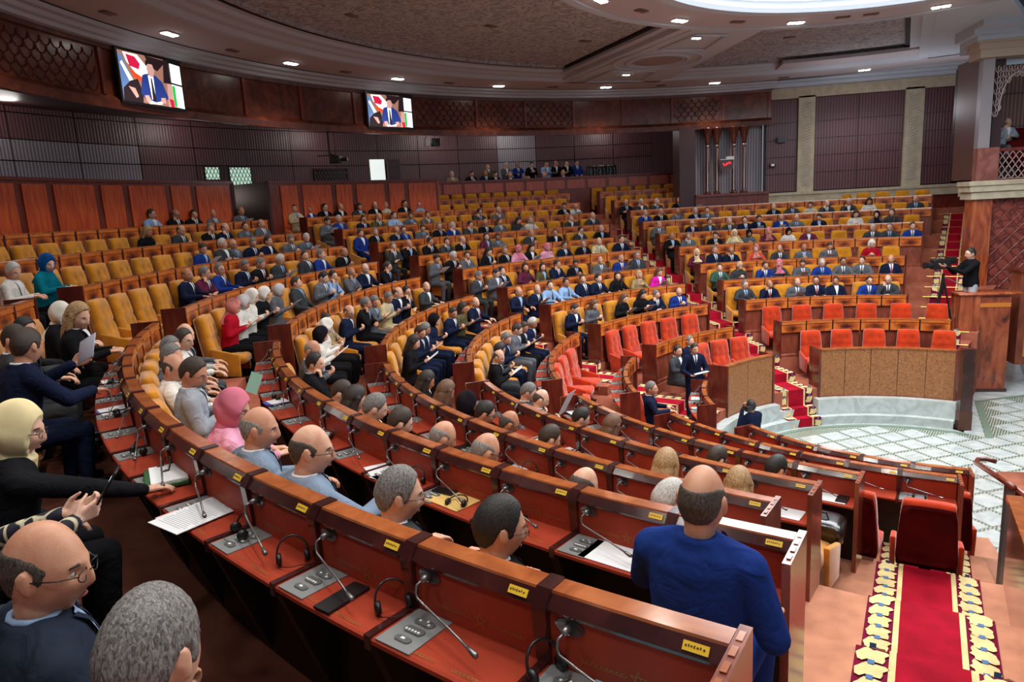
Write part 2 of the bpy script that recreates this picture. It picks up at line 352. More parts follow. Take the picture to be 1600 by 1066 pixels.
flatpoly('border_band', [(4.33, 5.62), (4.47, 5.62), (5.7, 9.0), (5.56, 9.0)], .008, greenb)
flatpoly('marble_kerb', [(2.87, 5.12), (4.35, 5.74), (5.56, 9.0), (2.6, 9)], .006, marble)
# podium steps of white marble below row 0
b = MB(); b.arc([(3.30, 0), (3.30, .19), (3.62, .19), (3.62, 0)], rad(61.5), rad(208), 50)
pod = struct(ob('floor', b.me('podium_step'), mat=marble), 'white marble podium step')
b = MB(); b.arc([(3.46, .19), (3.46, .545), (3.72, .545), (3.72, .19)], rad(61.5), rad(107), 20); b.arc([(3.46, .19), (3.46, .545), (3.72, .545), (3.72, .19)], rad(123), rad(208), 30)
struct(ob('floor', b.me('podium_riser'), mat=marble), 'white marble podium riser')
b = MB(); b.arc([(3.50, 0.19), (3.5, .37), (3.72, .37), (3.72, .19)], rad(107), rad(123), 8); struct(ob('floor', b.me('aisle_low_step'), mat=marble), 'marble aisle step')

# carpets -------------------------------------------------------------------
def runner(name, label, acent, r0, r1, wid, surf, dirang=None, big=False):
    """carpet runner following the surface surf(r) of steps, list of (r,z) break points"""
    root = empty(name); tag(root, label, 'carpet')
    pts = []
    rs = sorted(surf)
    for i, (r, z) in enumerate(rs): pts.append((r, z))
    def strip(nm, u0, u1, lift, mat):
        b = MB(); V = []
        for (r, z) in pts:
            if dirang is None:
                a = acent; base = P(r, a, z); side = Vector((-sin(rad(a)), cos(rad(a)), 0))
            else:
                base = dirang(r, z)[0]; side = dirang(r, z)[1]
            V.append(base + side * u0 + Vector((0, 0, lift))); V.append(base + side * u1 + Vector((0, 0, lift)))
        F = [(2 * i, 2 * i + 1, 2 * i + 3, 2 * i + 2) for i in range(len(pts) - 1)]
        me = mk(nm, V, F); o = ob(nm, me, root, mat); sm = o.modifiers.new('s', 'SOLIDIFY'); sm.thickness = -.006; sm.offset = -1
        return o
    h = wid / 2
    strip('carpet_ground', -h, h, .010, runner_dark)
    strip('red_field', -h * .46, h * .46, .018, runner_red)
    for s_ in (-1, 1):
        a_, b_ = sorted((s_ * h * .46, s_ * h * .55)); strip('cream_stripe', a_, b_, .020, runner_cream)
    # scroll motifs
    b = MB(); 
    L = 0.; seg = []
    for i in range(len(pts) - 1):
        d = math.hypot(pts[i + 1][0] - pts[i][0], pts[i + 1][1] - pts[i][1]); seg.append((L, d, i)); L += d
    step = .155 if big else .2; q = .05
    def at(dist):
        for (l0, d, i) in seg:
            if dist <= l0 + d and d > 0:
                f = (dist - l0) / d; return pts[i][0] + (pts[i + 1][0] - pts[i][0]) * f, pts[i][1] + (pts[i + 1][1] - pts[i][1]) * f, i, d
        return None
    for s_ in (-1, 1):
        q = .08; kk = 0
        while q < L - .08:
            res = at(q)
            if res:
                r, z, i, d = res
                dr = (pts[i + 1][0] - pts[i][0]); dz = (pts[i + 1][1] - pts[i][1]); dl = math.hypot(dr, dz)
                if dirang is None: c0 = P(r, acent, z); rad_ = P(1, acent); side = Vector((-sin(rad(acent)), cos(rad(acent)), 0))
                else: c0, side = dirang(r, z); rad_ = Vector((side.y, -side.x, 0))
                tv = (rad_ * dr + Vector((0, 0, dz))) / dl; nv = side.cross(tv); nv = nv if (nv.z > 0 or (abs(nv.z) < .01 and nv.dot(rad_) < 0)) else -nv
                c0 = c0 + side * (s_ * h * .775) + nv * .020
                n = 18; V = [c0]; sz = h * .19
                for m_ in range(n):
                    an = 2 * pi * m_ / n; rr_ = sz * (1 + .20 * ((m_ * 7 + kk * 5) % 5 - 2) / 2 * (1 if cos(an) * s_ < .3 else .35)) * (1 + .10 * sin(2 * an + kk)) * (.72 if abs(sin(an)) > .93 else 1)
                    V.append(c0 + side * (cos(an) * rr_ + s_ * .2 * sz * sin(an)) + tv * (sin(an) * rr_ * 1.12))
                b.add(V, [(0, 1 + m_, 1 + (m_ + 1) % n) for m_ in range(n)], 0)
                c1 = c0 + tv * step * .5 + nv * .004; w1 = h * .045; l1 = .022
                b.add([c1 - side * w1 - tv * l1, c1 + side * w1 - tv * l1, c1 + side * w1 + tv * l1, c1 - side * w1 + tv * l1], [(0, 1, 2, 3)], 1)
            q += step; kk += 1
    o = ob('scroll_border', b.me('scroll_border', mats=(runner_cream, runner_blue)), root); o['kind'] = 'stuff'
    return root
def surf_near():
    s = []
    for k in range(1, 10): s += [(RK[k] - .0005, FK[k - 1]), (RK[k] - .004, FK[k]), (RK[k + 1] - .01, FK[k])]
    return s
def prof_near(k0, k1):
    out = []
    for k in range(k0, k1):
        out += [(RK[k] - .02, FK[k]), (RK[k + 1] - .021, FK[k])]
    return out
def prof_half(k0, k1):
    out = []
    for k in range(k0, k1):
        m_ = RK[k] + (RK[k + 1] - RK[k]) * .5; zh = (FK[k] + FK[k + 1]) / 2
        out += [(RK[k] - .02, FK[k]), (m_ - .021, FK[k]), (m_ - .02, zh), (RK[k + 1] - .021, zh)]
    return out
runner('carpet_runner', 'wide red carpet runner with cream scroll borders on the near steps', 250.9, 0, 0, .84, prof_near(1, 9), big=True)
runner('carpet_runner', 'red carpet runner on the aisle between the left and middle blocks', 158.2, 0, 0, .80, prof_half(0, 9))
d34 = rad(110.4); n34 = Vector((-sin(d34), cos(d34), 0)); f34 = Vector((cos(d34), sin(d34), 0))
def dir34(r, z):
    o_ = .12; c0 = f34 * math.sqrt(max(r * r - o_ * o_, .1)) + n34 * (o_ + .1); return Vector((c0.x, c0.y, z)), n34
runner('carpet_runner', 'red carpet runner with cream borders down the middle aisle to the marble floor', 112, 0, 0, .80, [(3.28, .005), (3.285, .19), (3.48, .19), (3.485, .37), (3.65, .37)] + prof_half(0, 9), dirang=dir34)
runner('carpet_runner', 'red carpet runner on the far right staircase beside the carved wall', 68.1, 0, 0, .78, prof_half(1, 9))
for k in range(1, 9):
    for q in (0, .5):
        r = RK[k] + (RK[k + 1] - RK[k]) * q - .02; z = FK[k] + (FK[k + 1] - FK[k]) * q + .02
        b = MB(); c0 = P(r, 68.1, z); sd = Vector((-sin(rad(68.1)), cos(rad(68.1)), 0))
        b.tube([c0 - sd * .55, c0 + sd * .55], .008, 6); tag(ob('stair_rod', b.me('stair_rod'), mat=brass), 'brass stair rod on the far right red staircase, %s from the bottom' % ORD[2 * (k - 1) + (1 if q == 0 else 2)], 'stair rod', 'stair rods on the far right stairs')

# ------------------------------------------------------------------ desks
SEC = {1: {0: (211.9, 257.6), 1: (211.7, 253.8), 2: (208.6, 245.6), 3: (208.6, 244.8), 4: (207.1, 245.0), 5: (207.2, 247.6), 6: (206.4, 248.2), 7: (205.6, 224)},
       2: {0: (167.5, 192.9), 1: (167.1, 197.3), 2: (163.4, 199.5), 3: (163.4, 199.1), 4: (162.2, 198.8), 5: (163.2, 199.4), 6: (162.3, 199.9), 7: (160.8, 199.2), 8: (161.2, 200.0), 9: (160.8, 199.0)},
       3: {1: (122.6, 153.6), 2: (120.2, 154.2), 3: (118.6, 153.7), 4: (117.8, 153.4), 5: (118.2, 154.0), 6: (119.4, 154.7), 7: (117.2, 155.3), 8: (117.2, 155.4), 9: (117.1, 155.8), 10: (116.6, 135.0)},
       4: {1: (65.8, 108.0), 2: (75.2, 110.6), 3: (75.3, 110.2), 4: (74.8, 110.8), 5: (72.2, 111.2), 6: (72.0, 111.6), 7: (71.0, 111.8), 8: (71.0, 111.6), 9: (101.7, 112.1), 10: (101.0, 112.5)}}
BN = {1: 'near block', 2: 'left block', 3: 'middle block', 4: 'far right block'}
NU = {}
# console and microphone meshes, in seat frame: x right, y towards the centre (depth), z up; origin on worktop front edge centre
def plate_mesh():
    b = MB(); b.box(-.262, -.100, -.212, .0, 0, .004, 0)
    def pad(cx, cy, w_, h_, m_, z=.0045):
        n = 14; V = []
        for i in range(n):
            a = 2 * pi * i / n; x = (w_ - h_) * (1 if cos(a) > 0 else -1) + h_ * cos(a); V.append((cx + x, cy + h_ * sin(a), 0))
        b.add([(x, y, .003) for x, y, _ in V] + [(x, y, z + .003) for x, y, _ in V], [tuple(range(n, 2 * n))] + [(i, (i + 1) % n, n + (i + 1) % n, n + i) for i in range(n)], m_)
    pad(-.175, -.165, .036, .016, 2); pad(-.175, -.165, .034, .014, 1, .006); b.box(-.183, -.167, -.170, -.160, 0, .012, 3)
    pad(-.175, -.110, .045, .019, 2); pad(-.175, -.110, .043, .017, 1, .006)
    for i in range(5): b.box(-.209 + i * .014, -.201 + i * .014, -.122, -.113, 0, .012, 3)
    pad(-.175, -.060, .045, .018, 2); pad(-.175, -.060, .043, .016, 1, .006)
    for q in ((-.195, -.06), (-.165, -.052), (-.150, -.066)): b.box(q[0] - .004, q[0] + .004, q[1] - .004, q[1] + .004, 0, .012, 3)
    return b.me('console_panel', mats=(consolem, consoled, metal, white_k))
console_me = plate_mesh()
def mic_mesh():
    b = MB()
    n = 20; V = []
    for i in range(n):
        a = 2 * pi * i / n; V.append((-.19 + .046 * cos(a) * (1 + .10 * abs(cos(2 * a))), .028 * sin(a) + .155))
    b.add([(x, -.001, z) for x, z in V] + [(x, -.006, z) for x, z in V], [tuple(range(n, 2 * n))[::-1]] + [(i, (i + 1) % n, n + (i + 1) % n, n + i) for i in range(n)])
    b.tube([(-.19, -.004, .155), (-.19, -.03, .158), (-.19, -.045, .155)], [.016, .012, .009], 8)
    b.tube([(-.19, -.045, .155), (-.197, -.062, .145), (-.198, -.068, .12), (-.188, -.072, .102), (-.12, -.09, .094), (0, -.12, .080), (.10, -.148, .066)], .0048, 6)
    b.tube([(.10, -.148, .066), (.112, -.151, .0645), (.14, -.158, .061), (.148, -.16, .060)], [.006, .0085, .011, .008], 8)
    return b.me('microphone', True)
mic_me = mic_mesh()
mic_metal = plain('mic_metal', (132, 130, 130), .3, metal=.8)
def motif_mesh():
    b = MB()
    # star and key pattern on leather back (y-normal) and on worktop
    def st(cx, cz, s_):
        pt = [(cx + s_ * sin(2 * pi * k / 5), cz + s_ * cos(2 * pi * k / 5)) for k in range(5)]
        for k in range(5):
            p, q = pt[k], pt[(k + 2) % 5]; dx, dz = q[0] - p[0], q[1] - p[1]; l = math.hypot(dx, dz); nx, nz = -dz / l * .0012, dx / l * .0012
            b.add([(p[0] - nx, -.0015, p[1] - nz), (q[0] - nx, -.0015, q[1] - nz), (q[0] + nx, -.0015, q[1] + nz), (p[0] + nx, -.0015, p[1] + nz)], [(0, 1, 2, 3)])
    st(.03, .055, .028)
    for sx in (-1, 1):
        for i in range(9):
            x0 = .03 + sx * (.045 + i * .0165)
            for (x, z, wx, wz) in ((x0, .048, .006, .001), (x0 + .004 * sx, .058, .006, .001), (x0 - .006, .053, .001, .006), (x0 + .006, .053, .001, .004)):
                b.add([(x - wx, -.0015, z - wz), (x + wx, -.0015, z - wz), (x + wx, -.0015, z + wz), (x - wx, -.0015, z + wz)], [(0, 1, 2, 3)])
                b.add([(x - wx, -.19 + (z - .053) - wz, .0015), (x + wx, -.19 + (z - .053) - wz, .0015), (x + wx, -.19 + (z - .053) + wz, .0015), (x - wx, -.19 + (z - .053) + wz, .0015)], [(0, 1, 2, 3)])
    return b.me('gold_motif')
motif_me = motif_mesh()
def nameplate_mesh():
    b = MB(); b.box(.165, .238, -.001, .0025, -.013, .013, 0)
    for i, (x, w_) in enumerate(((.174, .005), (.182, .004), (.190, .006), (.198, .004), (.207, .006), (.215, .004), (.225, .005))):
        b.box(x - w_ / 2, x + w_ / 2, -.002, .0, -.003 + (i % 3) * .001, .003 + (i % 2) * .002, 1)
    return b.me('name_plate', mats=(yellowp, inkm))
plate_me = nameplate_mesh()
ROOTS = {}
def desk_row(s, k):
    a0, a1 = SEC[s][k]; R_, Z_ = RK[k], ZK[k]; arc = rad(a1 - a0) * R_
    n = max(2, round(arc / .578)) + (1 if (s, k) in ((1, 1),) else 0); NU[(s, k)] = n; da = (a1 - a0) / n; h = rad(da) / 2
    loc = P(R_ + .15, (a0 + a1) / 2, FK[k]); root = empty('desk_row', loc); ROOTS[(s, k)] = root
    tag(root, 'curved %sdesk row, %s from the front in the %s' % ('burl wood ' if s > 1 else 'red leather topped ', ORD[k + 1], BN[s]), 'desk', 'curved desk rows')
    g = .006 / R_
    near = s == 1
    base = FK[k - 1] if k else .545
    def child(name, me, mat, ang=0.): return ob(name, me, root, mat, -loc, ang)
    m1 = MB().arc([(R_ + .012, Z_ - .022), (R_ - .012, Z_ - .022), (R_ - .014, Z_ - .078), (R_ + .004, Z_ - .082), (R_ + .004, Z_ - .092), (R_ - .004, Z_ - .097), (R_ - .006, Z_ - .275), (R_ + .012, Z_ - .275)], -h + g * 2.8, h - g * 2.8, 3).me('front_panel')
    m3 = MB().arc([(R_ - .018, Z_ - .020), (R_ - .014, Z_), (R_ + .062, Z_), (R_ + .066, Z_ - .010), (R_ + .066, Z_ - .020)], -h + g, h - g, 3).me('cap_rail')
    m5 = MB().arc([(R_ + .066, Z_ - .008), (R_ + .098, Z_ - .046), (R_ + .094, Z_ - .058), (R_ + .066, Z_ - .058)], -h + g, h - g, 3).me('cove_moulding')
    m6 = MB().arc([(R_ + .052, Z_ - .058), (R_ + .082, Z_ - .056), (R_ + .078, Z_ - .246), (R_ + .052, Z_ - .246)], -h + g, h - g, 3).me('leather_back')
    m7 = MB().arc([(R_ + .052, Z_ - .275), (R_ + .052, Z_ - .246), (R_ + .290, Z_ - .246), (R_ + .300, Z_ - .252), (R_ + .300, Z_ - .268), (R_ + .290, Z_ - .275)], -h + g, h - g, 3).me('worktop')
    dw = .026 / R_
    m8 = MB().arc([(R_ - .014, Z_ - .30), (R_ - .014, Z_ + .006), (R_ + .070, Z_ + .006), (R_ + .108, Z_ - .046), (R_ + .092, Z_ - .236), (R_ + .05, Z_ - .30)], -dw, dw, 1).me('divider')
    m8b = MB().arc([(R_ + .05, Z_ - .30), (R_ + .05, Z_ - .236), (R_ + .306, Z_ - .236), (R_ + .306, Z_ - .29)], -dw * .55, dw * .55, 1).me('divider_foot')
    m9 = MB().arc([(R_ + .05, Z_ - .90), (R_ + .05, Z_ - .29), (R_ + .285, Z_ - .29), (R_ + .24, Z_ - .42), (R_ + .07, Z_ - .90)], -dw, dw, 1).me('support')
    full = MB().arc([(R_ + .012, Z_ - .28), (R_ + .012, Z_ - .025), (R_ + .052, Z_ - .025), (R_ + .052, Z_ - .28)], rad(a0), rad(a1), n * 2).me('carcass')
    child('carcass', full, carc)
    wood0 = (k == 0)
    for i in range(n):
        ac = rad(a0 + da * (i + .5))
        if not (s in (3, 4) and k == 0): child('front_panel', m1, burl, ac)
        child('cap_rail', m3, cap, ac)
        child('worktop', m7, leather, ac)
        if s <= 2 or k <= 3:
            child('cove_moulding', m5, dark, ac); child('leather_back', m6, leather, ac)
        if i and (s <= 2): child('divider', m8, dark, rad(a0 + da * i)); child('divider_foot', m8b, dark, rad(a0 + da * i))
        # seat frame items
        f0 = P(R_ + .080, deg(ac), Z_ - .245)
        if s <= 2 and not (s == 2 and k > 6):
            for nm, me_, mt, off in (('console_panel', console_me, None, (0, -.008, 0)), ('microphone', mic_me, mic_metal, (0, 0, 0))):
                o = ob(nm, me_, root, mt, f0 - loc, ac + pi / 2)
            if near:
                ob('name_plate', plate_me, root, None, P(R_ + .0855, deg(ac), Z_ - .0245) - loc, (rad(-40), 0, ac + pi / 2))
                if k >= 4: ob('gold_motif', motif_me, root, gold, f0 - loc, ac + pi / 2)['kind'] = 'stuff'
    nl = max(1, n // 3)
    m2 = MB().arc([(R_ + .050, base), (R_ + .050, Z_ - .28), (R_ + .075, Z_ - .28), (R_ + .075, base)], -rad(a1 - a0) / nl / 2 + g, rad(a1 - a0) / nl / 2 - g, n).me('lower_panel')
    for i in range(nl): child('lower_panel', m2, carc if s == 1 else lowpan, rad(a0 + (a1 - a0) * (i + .5) / nl))  # near block panels coloured almost black to paint the shade under the desks
    m4 = MB().arc([(R_ + .028, FK[k] - .0), (R_ + .028, FK[k] + .07), (R_ + .05, FK[k] + .09), (R_ + .05, FK[k])], rad(a0), rad(a1), n * 2)
    child('plinth', m4.me('plinth'), lowpan)
    ew = .035 / R_
    for e, (aa, sgn) in enumerate(((rad(a0), -1), (rad(a1), 1))):
        zt = Z_ + .012
        pe = MB().arc([(R_ - .022, FK[k] if k else .55), (R_ - .022, zt), (R_ + .31, zt - (.005)), (R_ + .31, FK[k])], 0, sgn * ew, 1)
        me = pe.me('end_panel'); eo = child('end_panel', me, endn if (near and e == 1) else endw, aa)
        if near and e == 1:
            for q in range(4):
                ib = MB().arc([(R_ + .01 + q * .072, zt - .001), (R_ + .01 + q * .072, zt + .002), (R_ + .055 + q * .072, zt + .002), (R_ + .055 + q * .072, zt - .001)], ew * .25, ew * .75, 1)
                ob('inlay', ib.me('inlay', mats=(cap,)), eo)
    if s == 1 and k >= 4:
        for i in range(1, n): child('support', m9, carc, rad(a0 + da * i))
    return root
for s in SEC:
    for k in SEC[s]: desk_row(s, k)

# carved fronts at row 0
def carved_front(a0, a1, n, label, zt=1.645, zb=.545, ex=0):
    R_ = RK[0]; root = empty('carved_front_desk', P(R_, (a0 + a1) / 2, zb)); tag(root, label, 'desk'); loc = root.location
    da = rad(a1 - a0) / n; g = .006 / R_
    pm = MB().arc([(R_ - .02, zb + .02), (R_ - .02, zt - .03), (R_ + .02, zt - .03), (R_ + .02, zb + .02)], -da / 2 + g, da / 2 - g, 6).me('carved_panel')
    for i in range(n): ob('carved_panel', pm, root, burl2, -loc, rad(a0) + da * (i + .5))
    tm = MB().arc([(R_ - .035, zt - .03), (R_ - .035, zt), (R_ + .10, zt), (R_ + .10, zt - .03)], rad(a0) - .01, rad(a1) + .01, 24).me('top_rail'); ob('top_rail', tm, root, cap, -loc)
    bm_ = MB().arc([(R_ - .03, zb - .03), (R_ - .03, zb + .02), (R_ + .05, zb + .02), (R_ + .05, zb - .03)], rad(a0) - .01, rad(a1) + .01, 24).me('base_rail'); ob('base_rail', bm_, root, lowpan, -loc)
    wt = MB().arc([(R_ + .05, zt - .28), (R_ + .05, zt - .245), (R_ + .34, zt - .245), (R_ + .34, zt - .28)], rad(a0), rad(a1), 24).me('worktop'); ob('worktop', wt, root, leather, -loc)
    bk = MB().arc([(R_ + .02, zb), (R_ + .02, zt - .03), (R_ + .05, zt - .03), (R_ + .05, zb)], rad(a0), rad(a1), 24).me('back_board'); ob('back_board', bk, root, endw, -loc)
    for aa, sg in ((a0, -1), (a1, 1)):
        e = MB().arc([(R_ - .04, zb - .03), (R_ - .04, zt + .004), (R_ + .42, zt + .004), (R_ + .42, zb - .03)], 0, sg * .012, 1).me('end_panel'); ob('end_panel', e, root, endw, -loc, rad(aa))
    return root
carved_front(62.6, 104.8, 5, 'low curved desk front of five carved brown panels above white marble')
carved_front(123.8, 147.6, 2, 'curved desk front of two carved panels beside the standing speaker')

# ------------------------------------------------------------------ chairs
def cushion(w0, w1, h, t, puff=.02, tuft=0., n=14, m=16):
    """upholstered back pad: x across, z up, front towards +y"""
    V = []; F = []
    for side in (1, -1):
        for j in range(m + 1):
            vz = j / m
            for i in range(n + 1):
                u = -1 + 2 * i / n; ww = w0 + (w1 - w0) * vz
                ed = (1 - abs(u) ** 5) * (1 - abs(2 * vz - 1) ** 6); y = side * (t * .55 + puff * max(0, ed) ** .6 - .02 * (1 - ed))
                if side == 1 and tuft:
                    for (tu, tz) in ((-.38, .72), (.38, .72), (-.38, .36), (.38, .36)):
                        y -= tuft * math.exp(-((u - tu) / .15) ** 2 - ((vz - tz) / .07) ** 2)
                    y -= tuft * .6 * math.exp(-((vz - .5) / .05) ** 2) + 0.5 * tuft * math.exp(-((abs(u) - .38) / .07) ** 2) * (.3 < vz < .75)
                x = u * ww * (1 - .06 * (abs(2 * vz - 1) ** 8)); z = h * vz - .012 * abs(u) ** 4 * (vz > .5)
                V.append((x, y, z))
    N = (n + 1) * (m + 1)
    for j in range(m):
        for i in range(n):
            a = j * (n + 1) + i; F.append((a, a + n + 1, a + n + 2, a + 1)); F.append((N + a, N + a + 1, N + a + n + 2, N + a + n + 1))
    for i in range(n):
        F.append((i, i + 1, N + i + 1, N + i)); a = m * (n + 1) + i; F.append((a, N + a, N + a + 1, a + 1))
    for j in range(m):
        a = j * (n + 1); F.append((a, N + a, N + a + n + 1, a + n + 1)); a = a + n; F.append((a, a + n + 1, N + a + n + 1, N + a))
    return V, F
def chair_parts():
    V, F = cushion(.262, .222, .68, .12, .02, .034)
    back = mk('backrest', [(x, y - .25 - (z) * .16, z + .40) for x, y, z in V], F, True)
    V, F = cushion(.262, .222, .66, .02, .012, 0, 6, 6)
    shell = mk('back_shell', [(x * 1.01, y * .6 - .335 - z * .16, z + .395) for x, y, z in V], F, True)
    V, F = cushion(.235, .235, .46, .10, .022, .01)
    seat = mk('seat', [(x, z - .22, y + .40) for x, y, z in V], [f[::-1] for f in F], True)
    arm = MB()
    arm.hexa([(-.022, -.20, .20), (.022, -.20, .20), (-.022, .16, .16), (.022, .16, .16), (-.026, -.24, .62), (.026, -.24, .62), (-.026, .17, .50), (.026, .17, .50)])
    armm = bevel(arm.me('armrest'), .02, 2)
    ped = MB(); ped.box(-.05, .05, -.1, .08, .012, .34); ped.box(-.12, .12, -.15, .14, 0, .03)
    return dict(backrest=back, back_shell=shell, seat=seat, armrest=armm, pedestal=ped.me('pedestal'))
CP_ = chair_parts()
def add_chair(s, k, i, red):
    n = NU.get((s, k), None); a0, a1 = SEC[s][k]; da = (a1 - a0) / n; a = a0 + da * (i + .5)
    root = empty('chair', P(RK[k] + .92, a, FK[k]), rad(a + 90)); m = velr if red else velv
    left = n - i if True else i + 1
    nm = 'orange-red' if red else 'mustard'
    # seats are counted from the aisle at the larger angle, which shows on the left side for blocks 2 to 4
    tag(root, '%s velour chair, %s from the %s end, %s row, %s' % (nm, ORD[n - i] if s > 1 else ORD[i + 1], 'left' if s > 1 else 'far', ORD[k + 1], BN[s]), 'chair', '%s velour chairs' % nm)
    for p_ in ('backrest', 'back_shell', 'seat', 'pedestal'):
        if p_ == 'pedestal' and s > 2: continue
        o = ob(p_, CP_[p_], root, carc if p_ == 'pedestal' else (velrd if (p_ == 'back_shell' and red) else m))
    ob('armrest', CP_['armrest'], root, m, (-.285, 0, 0))
    if i == n - 1 or (s == 1 and i == n - 1) or i == 0: ob('armrest', CP_['armrest'], root, m, (.285, 0, 0))
    if i == 0 or i == n - 1: pass
    return root
SEC[3][0] = (118.5, 146.0); NU[(3, 0)] = 4; SEC[4][0] = (63, 104.5); NU[(4, 0)] = 5; 
skip = {(3, 0): {3}, (1, 6): set(range(8, 30)), (2, 0): {0, 1}, (1, 0): set()}
cands = []
for s in SEC:
    for k in SEC[s]:
        n = NU[(s, k)]
        for i in range(n):
            a0, a1 = SEC[s][k]; a = a0 + (a1 - a0) * (i + .5) / n
            if i in skip.get((s, k), ()): continue
            v = P(RK[k] + 1.1, a, FK[k] + .9) - CP; d = v.dot(CF)
            if d < .6: continue
            x = 800 + 1093.75 * v.dot(CR) / d; y = 533 - 1093.75 * v.dot(CU) / d
            if x < -60 or x > 1650 or y > 1150: continue
            cands.append((d, s, k, i))
cands.sort()
for d, s, k, i in cands: add_chair(s, k, i, k <= 1)
print('chairs', len(cands), 'tiles', tile_n)

# ------------------------------------------------------------------ walls
def arcwall(name, r, a0, a1, z0, z1, th=.15, n=24, mat=None, label=None, uv=False):
    me = MB().arc([(r, z0), (r, z1), (r + th, z1), (r + th, z0)], rad(a0), rad(a1), n).me(name, uv=uv)
    return struct(ob(name, me, mat=mat), label)
# outer wall behind the galleries, in panels with recessed seams
wl = arcwall('wall_back', 21.85, 95, 236, 3.0, 9.6, .2, 60, carc, 'outer wall behind the galleries')
segs = [(88, 102, purpled)]
zrow = [(4.0, 5.7), (5.73, 7.05), (7.08, 7.62), (7.65, 8.32), (8.35, 9.5)]
a = 102.
while a < 232:
    st = 4.8 if a < 150 else 5.0
    for (z0, z1) in zrow:
        if 133.4 < a + 2.4 < 137.5 and z1 > 5.7 and z0 < 7.2:
            continue
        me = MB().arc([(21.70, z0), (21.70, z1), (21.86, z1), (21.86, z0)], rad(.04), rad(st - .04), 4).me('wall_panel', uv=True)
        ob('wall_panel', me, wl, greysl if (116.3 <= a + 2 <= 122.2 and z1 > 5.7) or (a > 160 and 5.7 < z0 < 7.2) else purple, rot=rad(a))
    a += st
me = MB().arc([(21.72, 4.0), (21.72, 9.5), (21.86, 9.5), (21.86, 4.0)], rad(96), rad(102), 6).me('wall_panel', uv=True); ob('wall_panel', me, wl, purple)
# open door
dr = struct(empty('door_1', P(21.6, 135.3, 5.3)), 'open door at the back wall'); lc = dr.location
me = MB().arc([(21.68, 5.3), (21.68, 7.3), (21.72, 7.3), (21.72, 5.3)], rad(134.9), rad(136.6), 3).me('doorway'); ob('doorway', me, dr, emit('lit_doorway', (214, 222, 220), .9), -lc)
me = MB().arc([(21.45, 5.3), (21.40, 7.28), (21.44, 7.28), (21.49, 5.3)], rad(133.4), rad(134.9), 3).me('door_leaf'); ob('door_leaf', me, dr, purpled, -lc)
# lattice windows
def scales(w_, h_, nx, nz, r=.012, amp=1.):
    b = MB(); cw = w_ / nx; chh = h_ / nz
    for j in range(nz + 1):
        for i in range(nx + 1):
            cx = -w_ / 2 + (i + (.5 if j % 2 else 0)) * cw; cz = j * chh
            pts = []
            for q in range(7):
                a_ = pi * q / 6; x = cx + cw / 2 * cos(a_); z = cz - chh * (1.0 - abs(cos(a_))) * 1.0 + (0 if 1 else 0)
                pts.append((max(-w_ / 2, min(w_ / 2, x)), 0, max(0, min(h_, z))))
            b.tube(pts, r, 4)
    return b
for wn, (a0, a1, z0, z1, em) in enumerate([(152.95, 154.35, 6.58, 7.0, 1), (149.8, 151.95, 6.2, 7.0, 1), (139.4, 143.0, 6.42, 6.93, 0)]):
    wi = struct(empty('window_%d' % (wn + 1), P(21.6, (a0 + a1) / 2, z0)), 'small lattice window in the back wall'); lc = wi.location
    W = rad(a1 - a0) * 21.6
    me = MB().box(-W / 2, W / 2, .02, .05, 0, z1 - z0).me('pane'); ob('pane', me, wi, emit('window_glow', (188, 222, 200), .7) if em else plain('dark_pane', (70, 62, 66), .3), (0, 0, 0), rad((a0 + a1) / 2 - 90))
    sc_b = scales(W, z1 - z0, max(3, int(W / .13)), max(3, int((z1 - z0) / .12)), .014); o = ob('lattice', sc_b.me('lattice'), wi, purpled, (0, 0, 0), rad((a0 + a1) / 2 - 90)); o['kind'] = 'stuff'
    fb = MB(); 
    for x0, x1, y0, y1 in ((-W / 2 - .04, W / 2 + .04, -.04, 0), (-W / 2 - .04, W / 2 + .04, z1 - z0, z1 - z0 + .04), (-W / 2 - .04, -W / 2, 0, z1 - z0), (W / 2, W / 2 + .04, 0, z1 - z0)): fb.box(x0, x1, -.03, .05, y0, y1)
    ob('window_frame', fb.me('window_frame'), wi, purpled, (0, 0, 0), rad((a0 + a1) / 2 - 90))
# wood panelled parapet wall behind row nine
def panelled(name, r, a0, a1, z0, z1, pans, mat_f, mat_p, label, zp0=None):
    w_ = arcwall(name, r, a0, a1, z0, z1, .12, 30, mat_f, label)
    me = MB().arc([(r - .05, z1 - .05), (r - .05, z1 + .02), (r + .16, z1 + .02), (r + .16, z1 - .05)], rad(a0), rad(a1), 30).me('top_rail'); ob('top_rail', me, w_, frame_w)
    for p0, p1 in pans:
        me = MB().arc([(r - .035, zp0 or z0 + .1), (r - .035, z1 - .11), (r + .01, z1 - .11), (r + .01, zp0 or z0 + .1)], rad(p0), rad(p1), 5).me('wall_panel'); ob('wall_panel', me, w_, mat_p)
    return w_
def alt(a0, a1, wide, narrow, gap):
    out = []; a_ = a0; i = 0
    while a_ < a1 - .5:
        w_ = wide if i % 2 == 0 else narrow; out.append((a_, min(a_ + w_, a1))); a_ += w_ + gap; i += 1
    return out
panelled('wall_left', 16.92, 161.4, 204.5, 3.8, 6.22, alt(161.9, 204, 3.6, 2.0, .65), frame_w, doorw, 'red wood panelled wall behind the top row of the left block')
panelled('wall_middle', 16.92, 135.4, 157.3, 3.8, 6.22, alt(135.8, 157, 3.6, 2.0, .65), frame_w, doorw, 'red wood panelled wall behind the top row of the middle block')
panelled('wall_gallery', 18.62, 98.8, 135.4, 4.2, 6.18, [(a_, a_ + 2.35) for a_ in np.arange(99.3, 133, 2.75)], frame_w, balw, 'low gallery wall of square wooden panels', zp0=5.72)
